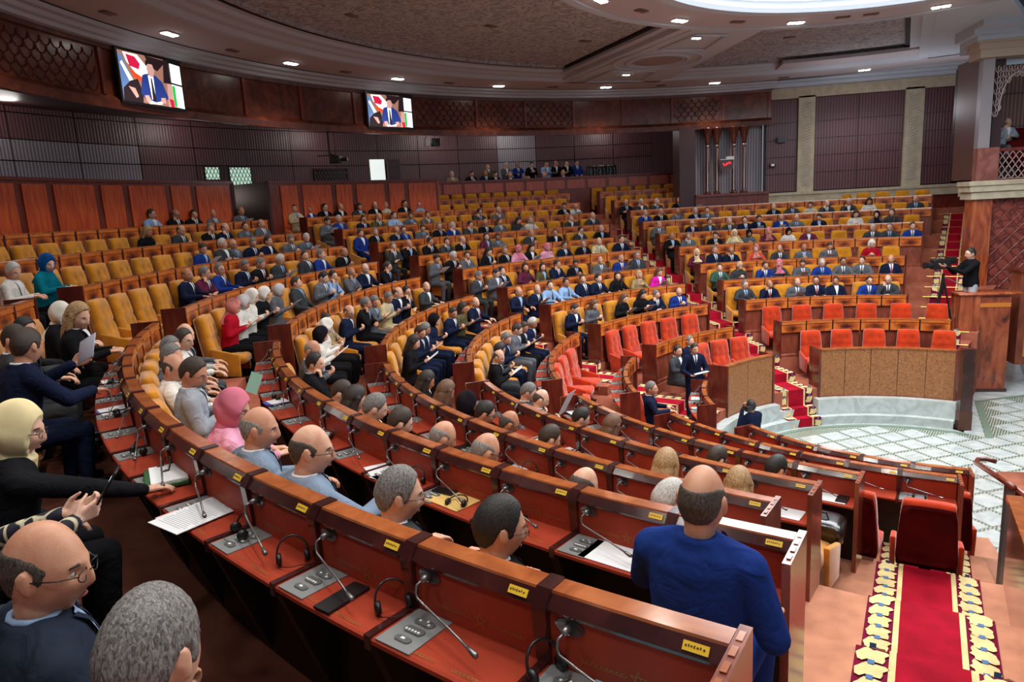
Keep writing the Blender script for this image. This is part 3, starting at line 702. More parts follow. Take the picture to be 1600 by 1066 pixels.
for (a_, nm) in ((161.4, 'l'), (157.3, 'r')):
    V = MB(); p0, p1 = P(16.9, a_), P(21.7, a_); t_ = Vector((-sin(rad(a_)), cos(rad(a_)), 0)) * .05
    V.hexa([(*(p0 - t_).xy, 3.8), (*(p0 + t_).xy, 3.8), (*(p1 - t_).xy, 3.8), (*(p1 + t_).xy, 3.8), (*(p0 - t_).xy, 6.22), (*(p0 + t_).xy, 6.22), (*(p1 - t_).xy, 6.22), (*(p1 + t_).xy, 6.22)])
    struct(ob('wall_entrance', V.me('wall_entrance'), mat=purpled), 'side wall of the rear entrance')
p0, p1 = P(16.95, 135.4), P(18.65, 135.4); V = MB(); t_ = Vector((-sin(rad(135.4)), cos(rad(135.4)), 0)) * .05
V.hexa([(*(p0 - t_).xy, 4.2), (*(p0 + t_).xy, 4.2), (*(p1 - t_).xy, 4.2), (*(p1 + t_).xy, 4.2), (*(p0 - t_).xy, 6.2), (*(p0 + t_).xy, 6.2), (*(p1 - t_).xy, 6.2), (*(p1 + t_).xy, 6.2)])
struct(ob('wall_return', V.me('wall_return'), mat=doorw), 'red wood return wall')
b = MB().arc([(18.7, 4), (18.7, 5.3), (19.6, 5.3), (19.6, 5.62), (21.7, 5.62), (21.7, 4)], rad(98), rad(136), 20); struct(ob('floor', b.me('gallery_floor'), mat=carpet_t), 'gallery floor')
b = MB().arc([(16.9, 3.6), (16.9, 4.4), (21.7, 4.4), (21.7, 3.6)], rad(98), rad(205), 40); struct(ob('floor', b.me('rear_floor'), mat=carpet_t), 'rear floor')

# fascia ring
fs = arcwall('wall_fascia', 15.45, 90.8, 240, 7.60, 9.0, .25, 80, fasc, 'curved carved dark wood fascia below the ceiling')
me = MB().arc([(15.36, 7.55), (15.34, 7.72), (15.46, 7.84), (15.46, 7.55)], rad(90.8), rad(240), 80).me('lower_moulding'); ob('lower_moulding', me, fs, fasc)
me = MB().arc([(15.38, 8.72), (15.36, 8.82), (15.46, 8.84), (15.46, 8.72)], rad(90.8), rad(240), 80).me('upper_moulding'); ob('upper_moulding', me, fs, fasc)
for a_ in (90.9, 97, 104, 111, 118, 125, 132, 141, 149, 156, 163, 170, 178.5):
    me = MB().arc([(15.40, 7.82), (15.40, 8.74), (15.46, 8.74), (15.46, 7.82)], 0, rad(.35), 1).me('stile'); ob('stile', me, fs, frame_w, rot=rad(a_))
# fish scale carving as relief on the fascia
def scale_field(a0, a1, z0, z1, cw, ch, r):
    b = MB(); W = rad(a1 - a0) * r; nx = int(W / cw); nz = int((z1 - z0) / ch)
    for j in range(nz):
        for i in range(nx):
            ca = rad(a0) + (i + .5 + (.5 if j % 2 else 0)) * cw / r; cz = z0 + (j + .9) * ch; pts = []
            for q in range(7):
                an = pi * q / 6; xx = cos(an) * cw / 2; zz = -sin(an) * ch * .95 + (.0 if q in (0, 6) else 0)
                pts.append(((r - .012) * cos(ca + xx / r), (r - .012) * sin(ca + xx / r), cz + zz))
            b.tube(pts, .013, 3)
    o = ob('fish_scale_carving', b.me('fish_scale_carving'), fs, scalem); o['kind'] = 'stuff'; return o
scale_field(179.2, 200, 7.86, 8.72, .26, .16, 15.45); scale_field(118, 141, 7.86, 8.72, .26, .16, 15.45); scale_field(97.6, 104, 7.86, 8.72, .26, .16, 15.45)
# soffit behind fascia
b = MB().arc([(15.5, 7.98), (15.5, 8.05), (21.8, 8.6), (21.8, 8.5)], rad(101.5), rad(236), 60); struct(ob('ceiling', b.me('soffit'), mat=purpled), 'soffit behind the fascia')

# column bay ---------------------------------------------------------------
bay = arcwall('wall_bay', 15.95, 91.6, 101.2, 4.3, 8.3, .1, 10, greysl, 'grey slatted wall behind the columns', uv=True)
bm2 = arcwall('wall_pier', 15.25, 101.2, 103.4, 4.3, 7.6, .9, 3, purpled, 'dark pier left of the columns')
b = MB().arc([(15.0, 5.08), (15.0, 5.17), (16.0, 5.17), (16.0, 5.08)], rad(91.2), rad(101.3), 10); struct(ob('trim_1', b.me('column_ledge'), mat=frame_w), 'wooden ledge under the columns')
b = MB().arc([(15.1, 3.8), (15.1, 5.08), (16.0, 5.08), (16.0, 3.8)], rad(91.2), rad(101.3), 10); struct(ob('wall_plinth', b.me('column_plinth'), mat=frame_w), 'wooden plinth under the columns')
cm = MB(); cm.lathe([(.13, 0), (.13, .05), (.085, .08), (.085, .12), (.075, .16), (.072, 1.65), (.07, 1.72)], 20, mi=0)
col_me = cm.me('shaft', True)
cc = MB(); cc.lathe([(.072, 1.72), (.085, 1.73), (.085, 1.77), (.072, 1.78)], 20); ring_me = cc.me('collar', True)
cc = MB(); cc.lathe([(.07, 1.78), (.085, 1.85), (.10, 2.0), (.15, 2.2), (.22, 2.36), (.24, 2.40)], 20); cap_me = cc.me('capital', True)
for i, a_ in enumerate((99.4, 98.1, 95.8, 94.4)):
    r_ = tag(empty('column', P(15.35, a_, 5.17)), 'slender polished brown column, %s of four from the left under the fascia' % ORD[i + 1], 'column', 'polished columns')
    ob('shaft', col_me, r_, colm); ob('collar', ring_me, r_, plain('silver', (210, 205, 200), .2, metal=.9)); ob('capital', cap_me, r_, colm)
# red clock display
ck = tag(empty('digital_clock', P(15.05, 97.0, 6.05), rad(7)), 'digital clock with red figures between the columns', 'clock')
b = MB().box(-.24, .24, -.03, .05, 0, .34); ob('housing', b.me('housing'), ck, plain('clock_case', (84, 56, 56), .4))
dg = MB()
def seg7(b, cx, cz, s_, on, sl=.15):
    w_, h_ = s_ * .5, s_; t_ = s_ * .1
    S_ = {'a': (-w_ / 2, w_ / 2, h_ - t_, h_), 'd': (-w_ / 2, w_ / 2, 0, t_), 'g': (-w_ / 2, w_ / 2, h_ / 2 - t_ / 2, h_ / 2 + t_ / 2), 'f': (-w_ / 2, -w_ / 2 + t_, h_ / 2, h_), 'b': (w_ / 2 - t_, w_ / 2, h_ / 2, h_), 'e': (-w_ / 2, -w_ / 2 + t_, 0, h_ / 2), 'c': (w_ / 2 - t_, w_ / 2, 0, h_ / 2)}
    for q in on: x0, x1, z0, z1 = S_[q]; b.box(cx + x0, cx + x1, -.038, -.03, cz + z0, cz + z1)
dg.tube([(-.14, -.035, .2), (-.11, -.035, .2), (-.09, -.035, .13), (-.02, -.035, .15), (-.0, -.035, .22)], .012, 4); dg.tube([(.03, -.035, .17), (.07, -.035, .24), (.12, -.035, .24), (.13, -.035, .18)], .012, 4); seg7(dg, -.06, .12, .0001, 'a')
ob('red_digits', dg.me('red_digits'), ck, emit('red_led', (255, 30, 40), 4))
b = MB().box(-.02, .26, -.04, .06, .36, .45); b.box(-.24, .26, -.05, .04, .335, .36); ob('white_lamp_box', b.me('white_lamp_box'), ck, plain('white_case', (220, 224, 224), .4))

# straight far wall ----------------------------------------------------------
wf = struct(ob('wall_far', MB().box(-.42, 7.0, 15.72, 15.9, 3.5, 9.2).me('wall_far'), mat=carc), 'far wall with slatted purple panels between stone pilasters')
def uvplane(x0, x1, z0, z1, y, th=.03):
    V = [(x0, y, z0), (x1, y, z0), (x1, y, z1), (x0, y, z1), (x0, y + th, z0), (x1, y + th, z0), (x1, y + th, z1), (x0, y + th, z1)]
    F = [(0, 1, 2, 3), (5, 4, 7, 6), (4, 0, 3, 7), (1, 5, 6, 2), (3, 2, 6, 7), (4, 5, 1, 0)]
    return mk('wall_panel', V, F, uv=[(v[0], v[2]) for v in V])
zr = [(5.12, 5.75), (5.77, 6.36), (6.38, 6.97), (6.99, 7.58), (7.60, 8.42)]
for x0, x1 in ((-.35, .72), (1.34, 2.8), (2.82, 4.30), (4.98, 6.35)):
    for z0, z1 in zr: ob('wall_panel', uvplane(x0, x1, z0, z1, 15.66), wf, purple)
for i, (x0, x1) in enumerate(((.75, 1.32), (4.33, 4.95))):
    tr = struct(ob('trim_%d' % (i + 2), MB().box(x0, x1, 15.56, 15.72, 5.06, 8.5).me('pilaster'), mat=stone), 'cream stone pilaster with a carved strip')
    for z0, z1 in ((5.3, 7.5), (7.72, 8.25)):
        xm = (x0 + x1) / 2
        b = MB(); 
        for xx in (xm - .16, xm + .15): b.box(xx, xx + .012, 15.55, 15.57, z0, z1)
        for zz in (z0, z1): b.box(xm - .16, xm + .162, 15.55, 15.57, zz, zz + .012)
        n_ = int((z1 - z0) / .10)
        for q in range(n_):
            zc = z0 + (q + .5) * (z1 - z0) / n_
            for sx in (-1, 1): b.tube([(xm - sx * .12, 15.555, zc - .05), (xm, 15.55, zc), (xm + sx * .12, 15.555, zc + .05)], .008, 3)
        o = ob('carved_strip', b.me('carved_strip'), tr, plain('carved_grey', (168, 162, 156), .5)); o['kind'] = 'stuff'
b = MB().box(-.35, 7, 15.50, 15.72, 4.72, 4.98); b.box(-.35, 7, 15.46, 15.72, 4.98, 5.08); struct(ob('baseboard_far', b.me('stone_base'), mat=stone), 'cream stone base band of the far wall')
b = MB().box(-.5, 7, 15.56, 15.72, 8.44, 8.80); struct(ob('trim_4', b.me('cream_band'), mat=stone), 'cream band above the far wall panels')
b = MB().box(-.42, 7, 15.62, 15.8, 3.5, 4.72); struct(ob('wall_far_low', b.me('low_wall'), mat=frame_w), 'wooden wall below the stone base')
# small fixtures on the far wall
b = MB().box(.02, .32, 15.45, 15.62, 6.9, 7.1); ft_ = tag(ob('wall_speaker', b.me('wall_speaker'), mat=blackp), 'small black loudspeaker on the far wall', 'speaker')
wc = tag(empty('wall_camera', (-.15, 15.45, 6.05)), 'small wall camera with a white face left of the first pilaster', 'camera')
ob('camera_body', bevel(MB().box(-.1, .12, -.05, .12, 0, .12).me('camera_body'), .01), wc, blackp); ob('white_face', MB().box(-.05, .06, -.07, -.05, .02, .1).me('white_face'), wc, white_k)
ob('bracket', MB().box(-.02, .02, .1, .25, .04, .08).me('bracket'), wc, blackp)

# right box pavilion ---------------------------------------------------------
def burlwall(x0, x1, y0, y1, z0, z1, mat, name, label): return struct(ob(name, MB().box(x0, x1, y0, y1, z0, z1).me(name), mat=mat), label)
pil_m = wood('pilaster_wood', (120, 48, 26), (164, 80, 44), (186, 104, 62), (3, 3, .5), 2.5, .22, 1.2, .5)
burlwall(3.93, 4.42, 8.62, 9.1, 1.5, 4.64, pil_m, 'wall_box_pilaster', 'polished burl wood pilaster on the right')
cw_ = burlwall(4.42, 8.5, 8.75, 9.1, 1.5, 4.64, carvedw, 'wall_box', 'carved fish-scale wood wall on the right')
so = scales(3.6, 2.9, 10, 15, .014); o = ob('fish_scale_carving', so.me('fish_scale_carving'), cw_, wood('scale_relief', (118, 54, 46), (136, 66, 56), (150, 78, 66)), (6.25, 8.74, 1.7)); o['kind'] = 'stuff'
def slant(z0, z1, mat, nm, label, o=0.):
    b = MB(); o += .22; b.hexa([(4.16 + o, 9.0, z0), (4.4 + o, 9.0, z0), (6.62 + o, 15.75, z0), (6.9 + o, 15.75, z0), (4.16 + o, 9.0, z1), (4.4 + o, 9.0, z1), (6.62 + o, 15.75, z1), (6.9 + o, 15.75, z1)]); return struct(ob(nm, b.me(nm), mat=mat), label)
slant(1.2, 4.64, frame_w, 'wall_box_side', 'dark side wall by the far stairs')
b = MB(); b.box(3.84, 8.5, 8.5, 9.2, 4.64, 4.84); b.box(3.78, 8.5, 8.44, 9.2, 4.84, 5.0); b.box(3.74, 8.5, 8.40, 9.2, 5.0, 5.12); b.box(3.9, 4.3, 9.2, 9.5, 4.72, 5.08)
struct(ob('trim_5', b.me('box_ledge'), mat=stone), 'cream stone ledge under the balcony box')
# balcony box
b = MB(); b.box(3.98, 4.5, 8.62, 8.9, 5.12, 5.98); struct(ob('wall_balcony', b.me('balcony_frame'), mat=wood('box_frame_wood', (120, 68, 60), (140, 84, 74), (156, 98, 86))), 'wooden frame of the balcony box')
b = MB(); b.box(3.98, 4.26, 8.66, 8.90, 5.98, 8.25); struct(ob('trim_6', b.me('grey_jamb'), mat=plain('grey_jamb', (150, 144, 148), .4)), 'pale jamb of the balcony box')
slant(5.1, 8.9, purple, 'wall_side_upper', 'upper side wall', .04)
slant(4.64, 5.08, stone, 'trim_9', 'stone ledge side', -.06)
lw = tag(empty('balcony_screen', (4.88, 8.76, 5.15)), 'carved lattice balustrade of the balcony box', 'screen')
o = ob('lattice', scales(.8, .72, 5, 6, .014).me('lattice'), lw, plain('lattice_grey', (172, 150, 146), .5)); o['kind'] = 'stuff'
fr = MB(); fr.box(-.42, .42, -.04, .04, -.06, 0); fr.box(-.42, .42, -.04, .04, .72, .80); fr.box(-.44, -.40, -.04, .04, 0, .75); ob('rail_frame', fr.me('rail_frame'), lw, frame_w)
lw2 = tag(empty('balcony_screen', (4.88, 8.76, 6.9)), 'carved lattice arch above the seated man in the balcony box', 'screen')
b = MB(); cw2 = .13
for j in range(9):
    for i in range(8):
        cx = -.5 + (i + (.5 if j % 2 else 0)) * cw2; cz = .14 * j
        zl = 0.30 + .75 * math.sqrt(max(0, 1 - ((cx) / .42) ** 2)) if abs(cx) < .42 else -1
        if cz < zl - .45 + .35: continue
        b.tube([(cx + cw2 / 2 * cos(pi * q / 6), 0, cz - sin(pi * q / 6) * .13) for q in range(7)], .012, 4); b.tube([(cx, 0, cz - .1), (cx, 0, cz), (cx + .03, 0, cz + .03)], .012, 4)
b.tube([(.42 * cos(pi * q / 12), -.01, .02 + .95 * sin(pi * q / 12)) for q in range(13)], .02, 5)
o = ob('lattice', b.me('lattice'), lw2, plain('lattice_grey2', (176, 156, 154), .5)); o['kind'] = 'stuff'
struct(ob('wall_box_left', MB().box(4.10, 4.22, 8.86, 10.6, 5.1, 8.4).me('wall_box_left'), mat=plain('box_side', (98, 62, 54), .5)), 'left inner wall of the balcony box')
b = MB(); b.box(4.1, 7.5, 10.6, 10.7, 5.1, 8.3); wbx = struct(ob('wall_box_back', b.me('wall_box_back'), mat=carc), 'back wall of the balcony box')
for z0, z1 in ((5.1, 6.6), (6.62, 7.5), (7.52, 8.3)): ob('wall_panel', uvplane(4.1, 7.5, z0, z1, 10.56), wbx, slats('brown_slats', (128, 92, 84), 3.2))
struct(ob('floor', MB().box(4.1, 7.5, 8.8, 10.6, 5.1, 5.16).me('box_floor'), mat=velrd), 'red floor of the balcony box')
for i, (x, y, z) in enumerate(((4.9, 9.9, 5.55), (5.6, 9.9, 5.55), (4.6, 9.25, 5.2), (5.3, 9.25, 5.2))):
    r_ = tag(empty('chair', (x, y, z - .1), pi), 'dark red chair in the balcony box, ' + ('back row right', 'back row far right', 'front row left', 'front row right', 'raised corner')[i], 'chair', 'dark red balcony chairs')
    for p_ in ('backrest', 'seat'): ob(p_, CP_[p_], r_, velrd)
    ob('pedestal', CP_['pedestal'], r_, velrd)
b = MB(); b.box(3.84, 8.5, 8.5, 9.2, 8.25, 8.45); b.box(3.78, 8.5, 8.44, 9.2, 8.45, 8.6); b.box(3.7, 8.5, 8.38, 9.2, 8.6, 8.66)
struct(ob('trim_7', b.me('box_cornice'), mat=plain('cornice_tan', (178, 160, 142), .6)), 'tan cornice above the balcony box')
b = MB(); b.box(3.66, 8.5, 8.3, 9.3, 8.66, 8.76); b.box(3.5, 8.5, 8.1, 9.3, 8.76, 8.88); b.box(3.5, 8.5, 7.6, 9.3, 8.88, 9.05); b.box(3.75, 4.0, 9.2, 9.6, 8.5, 9.0)
struct(ob('trim_8', b.me('box_crown'), mat=ceil_w), 'white crown moulding above the balcony box')

# ------------------------------------------------------------------ ceiling
def ring(nm, prof, a0, a1, mat, n=90, label=None):
    return struct(ob('ceiling', MB().arc(prof, rad(a0), rad(a1), n).me(nm), mat=mat), label or nm.replace('_', ' '))
A0, A1 = 60, 262
ring('cornice', [(15.6, 8.80), (15.22, 8.80), (15.18, 8.86), (15.08, 8.88), (15.02, 8.94), (14.9, 8.95), (14.84, 9.02), (15.6, 9.10)], 90.5, 240, ceil_w)
ring('outer_salmon_band', [(13.45, 9.02), (15.0, 9.02), (15.0, 9.12), (13.45, 9.12)], 67.5, A1 - 20, ceil_p, label='salmon ceiling band with downlights')
ring('shadow_line', [(14.80, 9.012), (14.86, 9.012), (14.86, 9.03), (14.80, 9.03)], 90.5, 240, blackslot)
ring('salmon_fill', [(12.0, 9.10), (17.5, 9.10), (17.5, 9.2), (12.0, 9.2)], 60, 92, ceil_p, 20)
b = MB(); b.box(-.6, 7, 15.2, 15.6, 8.80, 8.92); b.box(-.6, 7, 15.0, 15.6, 8.92, 9.02); b.box(-.6, 7, 14.75, 15.6, 9.02, 9.12)
struct(ob('ceiling', b.me('straight_cornice'), mat=ceil_w), 'straight cornice along the far wall')
def coffer(a0, a1, nm):
    ring('coffer_moulding', [(13.5, 9.02), (13.42, 9.0), (13.3, 9.01), (13.2, 9.10), (13.05, 9.12), (12.95, 9.17), (12.75, 9.18), (12.68, 9.24), (12.55, 9.25), (12.9, 9.4), (13.5, 9.3)], a0, a1, ceil_w, 60)
    ring('coffer_slot', [(12.42, 9.27), (12.58, 9.26), (12.58, 9.5), (12.42, 9.5)], a0, a1, blackslot, 60)
    ring('coffer_edge', [(12.3, 9.24), (12.42, 9.24), (12.42, 9.4), (12.3, 9.4)], a0 + .5, a1 - .5, ceil_t, 60)
    ring('carved_ceiling_field', [(6.5, 9.30), (12.45, 9.30), (12.45, 9.42), (6.5, 9.42)], a0 + .3, a1 - .3, ceil_t, 60)
coffer(122.5, 203, 'a'); coffer(207, 262, 'c'); coffer(72.5, 108.3, 'b')
def radial(a, w0, w1, r0, r1, z0, z1, mat, nm, label=None):
    t_ = Vector((-sin(rad(a)), cos(rad(a)), 0)); p0, p1 = P(r0, a), P(r1, a)
    b = MB(); b.hexa([(*(p0 + t_ * w0).xy, z0), (*(p0 + t_ * w1).xy, z0), (*(p1 + t_ * w0).xy, z0), (*(p1 + t_ * w1).xy, z0), (*(p0 + t_ * w0).xy, z1), (*(p0 + t_ * w1).xy, z1), (*(p1 + t_ * w0).xy, z1), (*(p1 + t_ * w1).xy, z1)])
    return struct(ob('ceiling', b.me(nm), mat=mat), label or nm.replace('_', ' '))
for a_, sg in ((122.3, 1), (108.5, -1), (72.3, 1)):
    o1, o2 = (0, .16) if sg > 0 else (-.16, 0)
    radial(a_, min(0, sg * .30), max(0, sg * .30), 6.5, 13.3, 9.04, 9.30, ceil_w, 'coffer_side')
    radial(a_, min(sg * .3, sg * .55), max(sg * .3, sg * .55), 6.9, 12.95, 9.16, 9.30, ceil_w, 'coffer_side_inner')
    radial(a_, min(sg * .55, sg * .68), max(sg * .55, sg * .68), 6.9, 12.5, 9.24, 9.31, blackslot, 'coffer_side_slot')
# radial beam with mouldings
ring('beam_field', [(6.3, 9.02), (13.6, 9.02), (13.6, 9.15), (6.3, 9.15)], 108.3, 122.5, ceil_w, 12, 'flat white radial ceiling beam')
ring('end_field', [(6.3, 9.02), (13.6, 9.02), (13.6, 9.15), (6.3, 9.15)], 60, 72.5, ceil_w, 12)
def tubering(c, r, th, mat, nm, a0=0, a1=360, z=9.01, n=40):
    b = MB(); b.tube([(c[0] + r * cos(rad(a0 + (a1 - a0) * q / n)), c[1] + r * sin(rad(a0 + (a1 - a0) * q / n)), z) for q in range(n + 1)], th, 6)
    return struct(ob('ceiling', b.me(nm), mat=mat), nm.replace('_', ' '))
bc = P(10.0, 115.8)
for rr, th in ((.86, .05), (.74, .03), (1.25, .035)): tubering(bc, rr, th, ceil_w, 'round_ceiling_moulding')
me = MB().lathe([(.70, 9.0), (.70, 9.012)], 32, (bc.x, bc.y, 0)); struct(ob('ceiling', me.me('round_ceiling_recess'), mat=plain('recess_grey', (150, 140, 138), .9)), 'round ceiling recess')
for (ra, rb) in ((6.95, 8.55), (11.45, 13.2)):
    b = MB()
    q = [P(ra, 119.9, 9.0), P(rb, 120.2, 9.0), P(rb, 111.3, 9.0), P(ra, 112.6, 9.0)]
    for i_ in range(4): b.tube([q[i_], q[(i_ + 1) % 4]], .035, 4)
    struct(ob('ceiling', b.me('beam_moulding'), mat=ceil_w), 'beam moulding')
# inner ring and skylight
ring('inner_salmon_band', [(5.15, 9.0), (6.25, 9.0), (6.25, 9.15), (5.15, 9.15)], 20, 290, ceil_p, 80, 'salmon ring around the skylight')
ring('inner_outer_moulding', [(6.25, 8.97), (6.40, 8.96), (6.52, 9.0), (6.6, 9.05), (6.6, 9.35), (6.25, 9.2)], 20, 290, ceil_w, 80)
ring('skylight_moulding', [(4.7, 9.02), (4.76, 8.94), (4.95, 8.92), (5.02, 8.96), (5.15, 8.98), (5.15, 9.2), (4.7, 9.2)], 0, 360, ceil_w, 96, 'white round moulding of the skylight')
b = MB(); b.lathe([(4.75, 9.16), (4.75, 9.2)], 64); sky = struct(ob('ceiling', b.me('skylight'), mat=dome_e), 'large round luminous skylight')
b = MB(); b.lathe([(30, 9.62), (30, 9.7)], 48); struct(ob('ceiling', b.me('ceiling_slab'), mat=ceil_w), 'ceiling slab')
# fixtures
def fixture(nm, me_, mat, p, rot, label, cat, group):
    return tag(ob(nm, me_, None, mat, p, rot), label, cat, group)
lamp_me = MB().box(-.17, .17, -.07, .07, -.035, -.005).me('ceiling_lamp'); housing_me = MB()
def pos_lab(lst, a):
    n = sorted(lst, reverse=True).index(a) + 1; return ORD[n] + ' from the left'
for i, (r, a) in enumerate(LRING + LRING2 + LBEAM):
    z = 9.0 if (r, a) in LBEAM else (8.99 if r < 7 else 9.01)
    r_ = tag(empty('ceiling_lamp', P(r, a, z), rad(a + 90)), 'bright recessed lamp in the %s' % ('inner ring round the skylight, ' + pos_lab([q[1] for q in LRING2], a) if r < 6.5 else 'outer salmon ring, ' + pos_lab([q[1] for q in LRING], a) if r > 13 else 'white radial beam, ' + ('nearer the skylight' if r < 9 else 'nearer the wall')), 'lamp', 'recessed ceiling lamps, ' + ('inner ring' if r < 6.5 else 'outer ring' if r > 13 else 'beam'))
    s_ = .6 if (r, a) in LBEAM else 1
    hb = MB(); hb.box(-.2 * s_, .2 * s_, -.1 * s_, .1 * s_, -.012, 0); ob('trim_frame', hb.me('trim_frame'), r_, white_k)
    ob('lens', MB().box(-.17 * s_, -.02, -.07 * s_, .07 * s_, -.03, -.012).box(.02, .17 * s_, -.07 * s_, .07 * s_, -.03, -.012).me('lens'), r_, lamp_e)
vent_me = bevel(MB().box(-.16, .16, -.08, .08, -.02, 0).me('ceiling_vent'), .006, 1)
for a in (168.3, 153.4, 138.5, 123, 107, 90, 182.5): fixture('ceiling_vent', vent_me, plain('vent_brown', (110, 84, 80), .6), P(14.3, a, 9.015), rad(a + 90), 'small dark vent in the outer salmon ring, ' + pos_lab((168.3, 153.4, 138.5, 123, 107, 90, 182.5), a), 'vent', 'vents in the outer ring')
for a in (146, 117, 92, 86): fixture('ceiling_vent', vent_me, plain('vent_brown', (110, 84, 80), .6), P(5.7, a, 8.995), rad(a + 90), 'small dark vent in the inner salmon ring, ' + pos_lab((146, 117, 92, 86), a), 'vent', 'vents in the inner ring')
for r, a in ((9.3, 152), (9.3, 132), (9.0, 95), (11, 168), (8, 80)): fixture('ceiling_vent', vent_me, plain('vent_brown', (110, 84, 80), .6), P(r, a, 9.298), rad(a + 90), 'small dark vent in the carved ceiling field, ' + pos_lab((152, 132, 95, 168, 80), a), 'vent', 'vents in the carved ceiling')

# screens ---------------------------------------------------------------------
def tv(aL, aR, z0, z1, label):
    pL, pR = P(15.30, aL), P(15.30, aR); W = (pR - pL).length; ang = math.atan2(pR.y - pL.y, pR.x - pL.x)
    r_ = tag(empty('wall_screen', (pL + pR) / 2 + Vector((0, 0, z0)), ang), label, 'screen'); H = z1 - z0
    # local x to the right for the viewer, screen faces -y
    ob('housing', MB().box(-W / 2 - .05, W / 2 + .07, 0, .10, -.06, H + .06).me('housing'), r_, blackp)
    b = MB(); mats = [emit('scr_' + n_, c_, s_) for n_, c_, s_ in (('wall', (150, 108, 92), .9), ('rug', (190, 20, 60), 1), ('white', (230, 240, 238), 1.3), ('navy', (32, 52, 120), .9), ('skin', (196, 150, 140), .9), ('dark', (38, 22, 28), .6), ('green', (40, 170, 70), 1.1), ('blue', (90, 120, 170), .9), ('orange', (200, 70, 30), 1))]
    lay = [0]
    def poly(pts, m_):
        lay[0] += 1; y = -.002 - lay[0] * .0006; b.add([(-W / 2 + u * W, y, v_ * H) for u, v_ in pts], [tuple(range(len(pts)))], m_)
    poly([(0, 0), (.78, 0), (.78, 1), (0, 1)], 0)
    poly([(.08, .98), (.3, .98), (.45, .75), (.42, .55), (.3, .5), (.12, .8)], 2); poly([(.12, .95), (.26, .93), (.33, .8), (.3, .68), (.16, .72)], 1)
    poly([(.15, .66), (.42, .48), (.42, .38), (.2, .5)], 8); poly([(.42, 1), (.78, .98), (.6, .72), (.48, .8)], 5)
    poly([(0, .95), (.06, .9), (.2, .35), (.18, 0), (0, 0)], 7); poly([(.02, .75), (.05, .8), (.2, .4), (.16, .3)], 2); poly([(.14, .42), (.26, .48), (.32, .2), (.3, 0), (.0, 0), (.02, .25)], 5); poly([(.1, .3), (.2, .28), (.24, .12), (.2, .08)], 4)
    poly([(.34, .58), (.4, .62), (.56, .62), (.66, .5), (.74, .18), (.62, .06), (.36, .06), (.28, .2)], 3); poly([(.43, .6), (.52, .6), (.51, .1), (.45, .1)], 2); poly([(.47, .55), (.49, .55), (.52, .08), (.46, .08)], 5)
    poly([(.42, .72), (.45, .86), (.52, .86), (.55, .72), (.52, .58), (.46, .58)], 4); poly([(.41, .78), (.42, .9), (.5, .94), (.56, .88), (.56, .78), (.52, .84), (.46, .84)], 5)
    poly([(.36, .12), (.5, .04), (.66, .12), (.6, .02), (.4, .0)], 2); poly([(.6, .16), (.68, .18), (.68, .06), (.6, .06)], 4); poly([(.33, .16), (.4, .18), (.44, .05), (.36, .03)], 4)
    poly([(.68, .5), (.80, .5), (.80, 1), (.72, 1)], 5); poly([(.72, .0), (.86, .0), (.84, .5), (.74, .5)], 4); poly([(.74, .18), (.86, .14), (.86, .0), (.76, .0)], 1)
    poly([(.82, 0.02), (1, .0), (1, .48), (.82, .5)], 2); poly([(.82, .54), (1, .52), (1, .93), (.82, .95)], 2); poly([(.82, .02), (.87, .02), (.87, .47), (.82, .47)], 6)
    for q in range(6): poly([(.89, .06 + q * .07), (.98, .055 + q * .07), (.98, .065 + q * .07), (.89, .07 + q * .07)], 0)
    ob('picture', b.me('picture', mats=tuple(mats)), r_)
    ob('bracket', MB().box(-.3, .3, .10, .28, .2, .5).me('bracket'), r_, blackp)
tv(177.35, 170.9, 7.74, 8.74, 'large flat screen showing a man in navy, nearer one on the left fascia')
tv(147.7, 141.7, 7.76, 8.70, 'flat screen showing a man in navy, further one on the fascia')
# hanging camera
hc = tag(empty('hanging_camera', P(15.9, 151.8, 6.9)), 'black television camera hanging on a pole from the fascia', 'camera')
b = MB(); b.tube([(0, 0, .05), (0, 0, 1.1)], .025, 6); ob('pole', b.me('pole'), hc, blackp)
b = MB(); b.tube([(-.35, -.1, .02), (.2, 0, .02)], .015, 6); b.tube([(0, 0, .1), (.15, 0, -.02)], .02, 6); ob('crossbar', b.me('crossbar'), hc, blackp)
ob('camera_body', bevel(MB().box(.02, .34, -.1, .08, -.22, 0).me('camera_body'), .02), hc, blackp)
b = MB(); b.tube([(.34, 0, -.12), (.48, .0, -.12), (.56, 0, -.12)], [.05, .05, .07], 10); ob('lens', b.me('lens'), hc, blackp)
for i, (a_, m_, lb) in enumerate(((136.9, white_k, 'small white camera pod under the second screen'), (135.6, blackp, 'small black loudspeaker box under the second screen'))):
    q = tag(empty('wall_speaker', P(15.75, a_ + 2.0, 7.24), rad(a_ - 90)), lb, 'speaker'); W_ = .12 if i == 0 else .28
    ob('box', bevel(MB().box(-W_ / 2, W_ / 2, -.08, .08, 0, .25).me('box'), .01), q, m_); b = MB(); b.tube([(0, 0, .25), (0, 0, .5)], .012, 5); ob('hanger', b.me('hanger'), q, blackp)

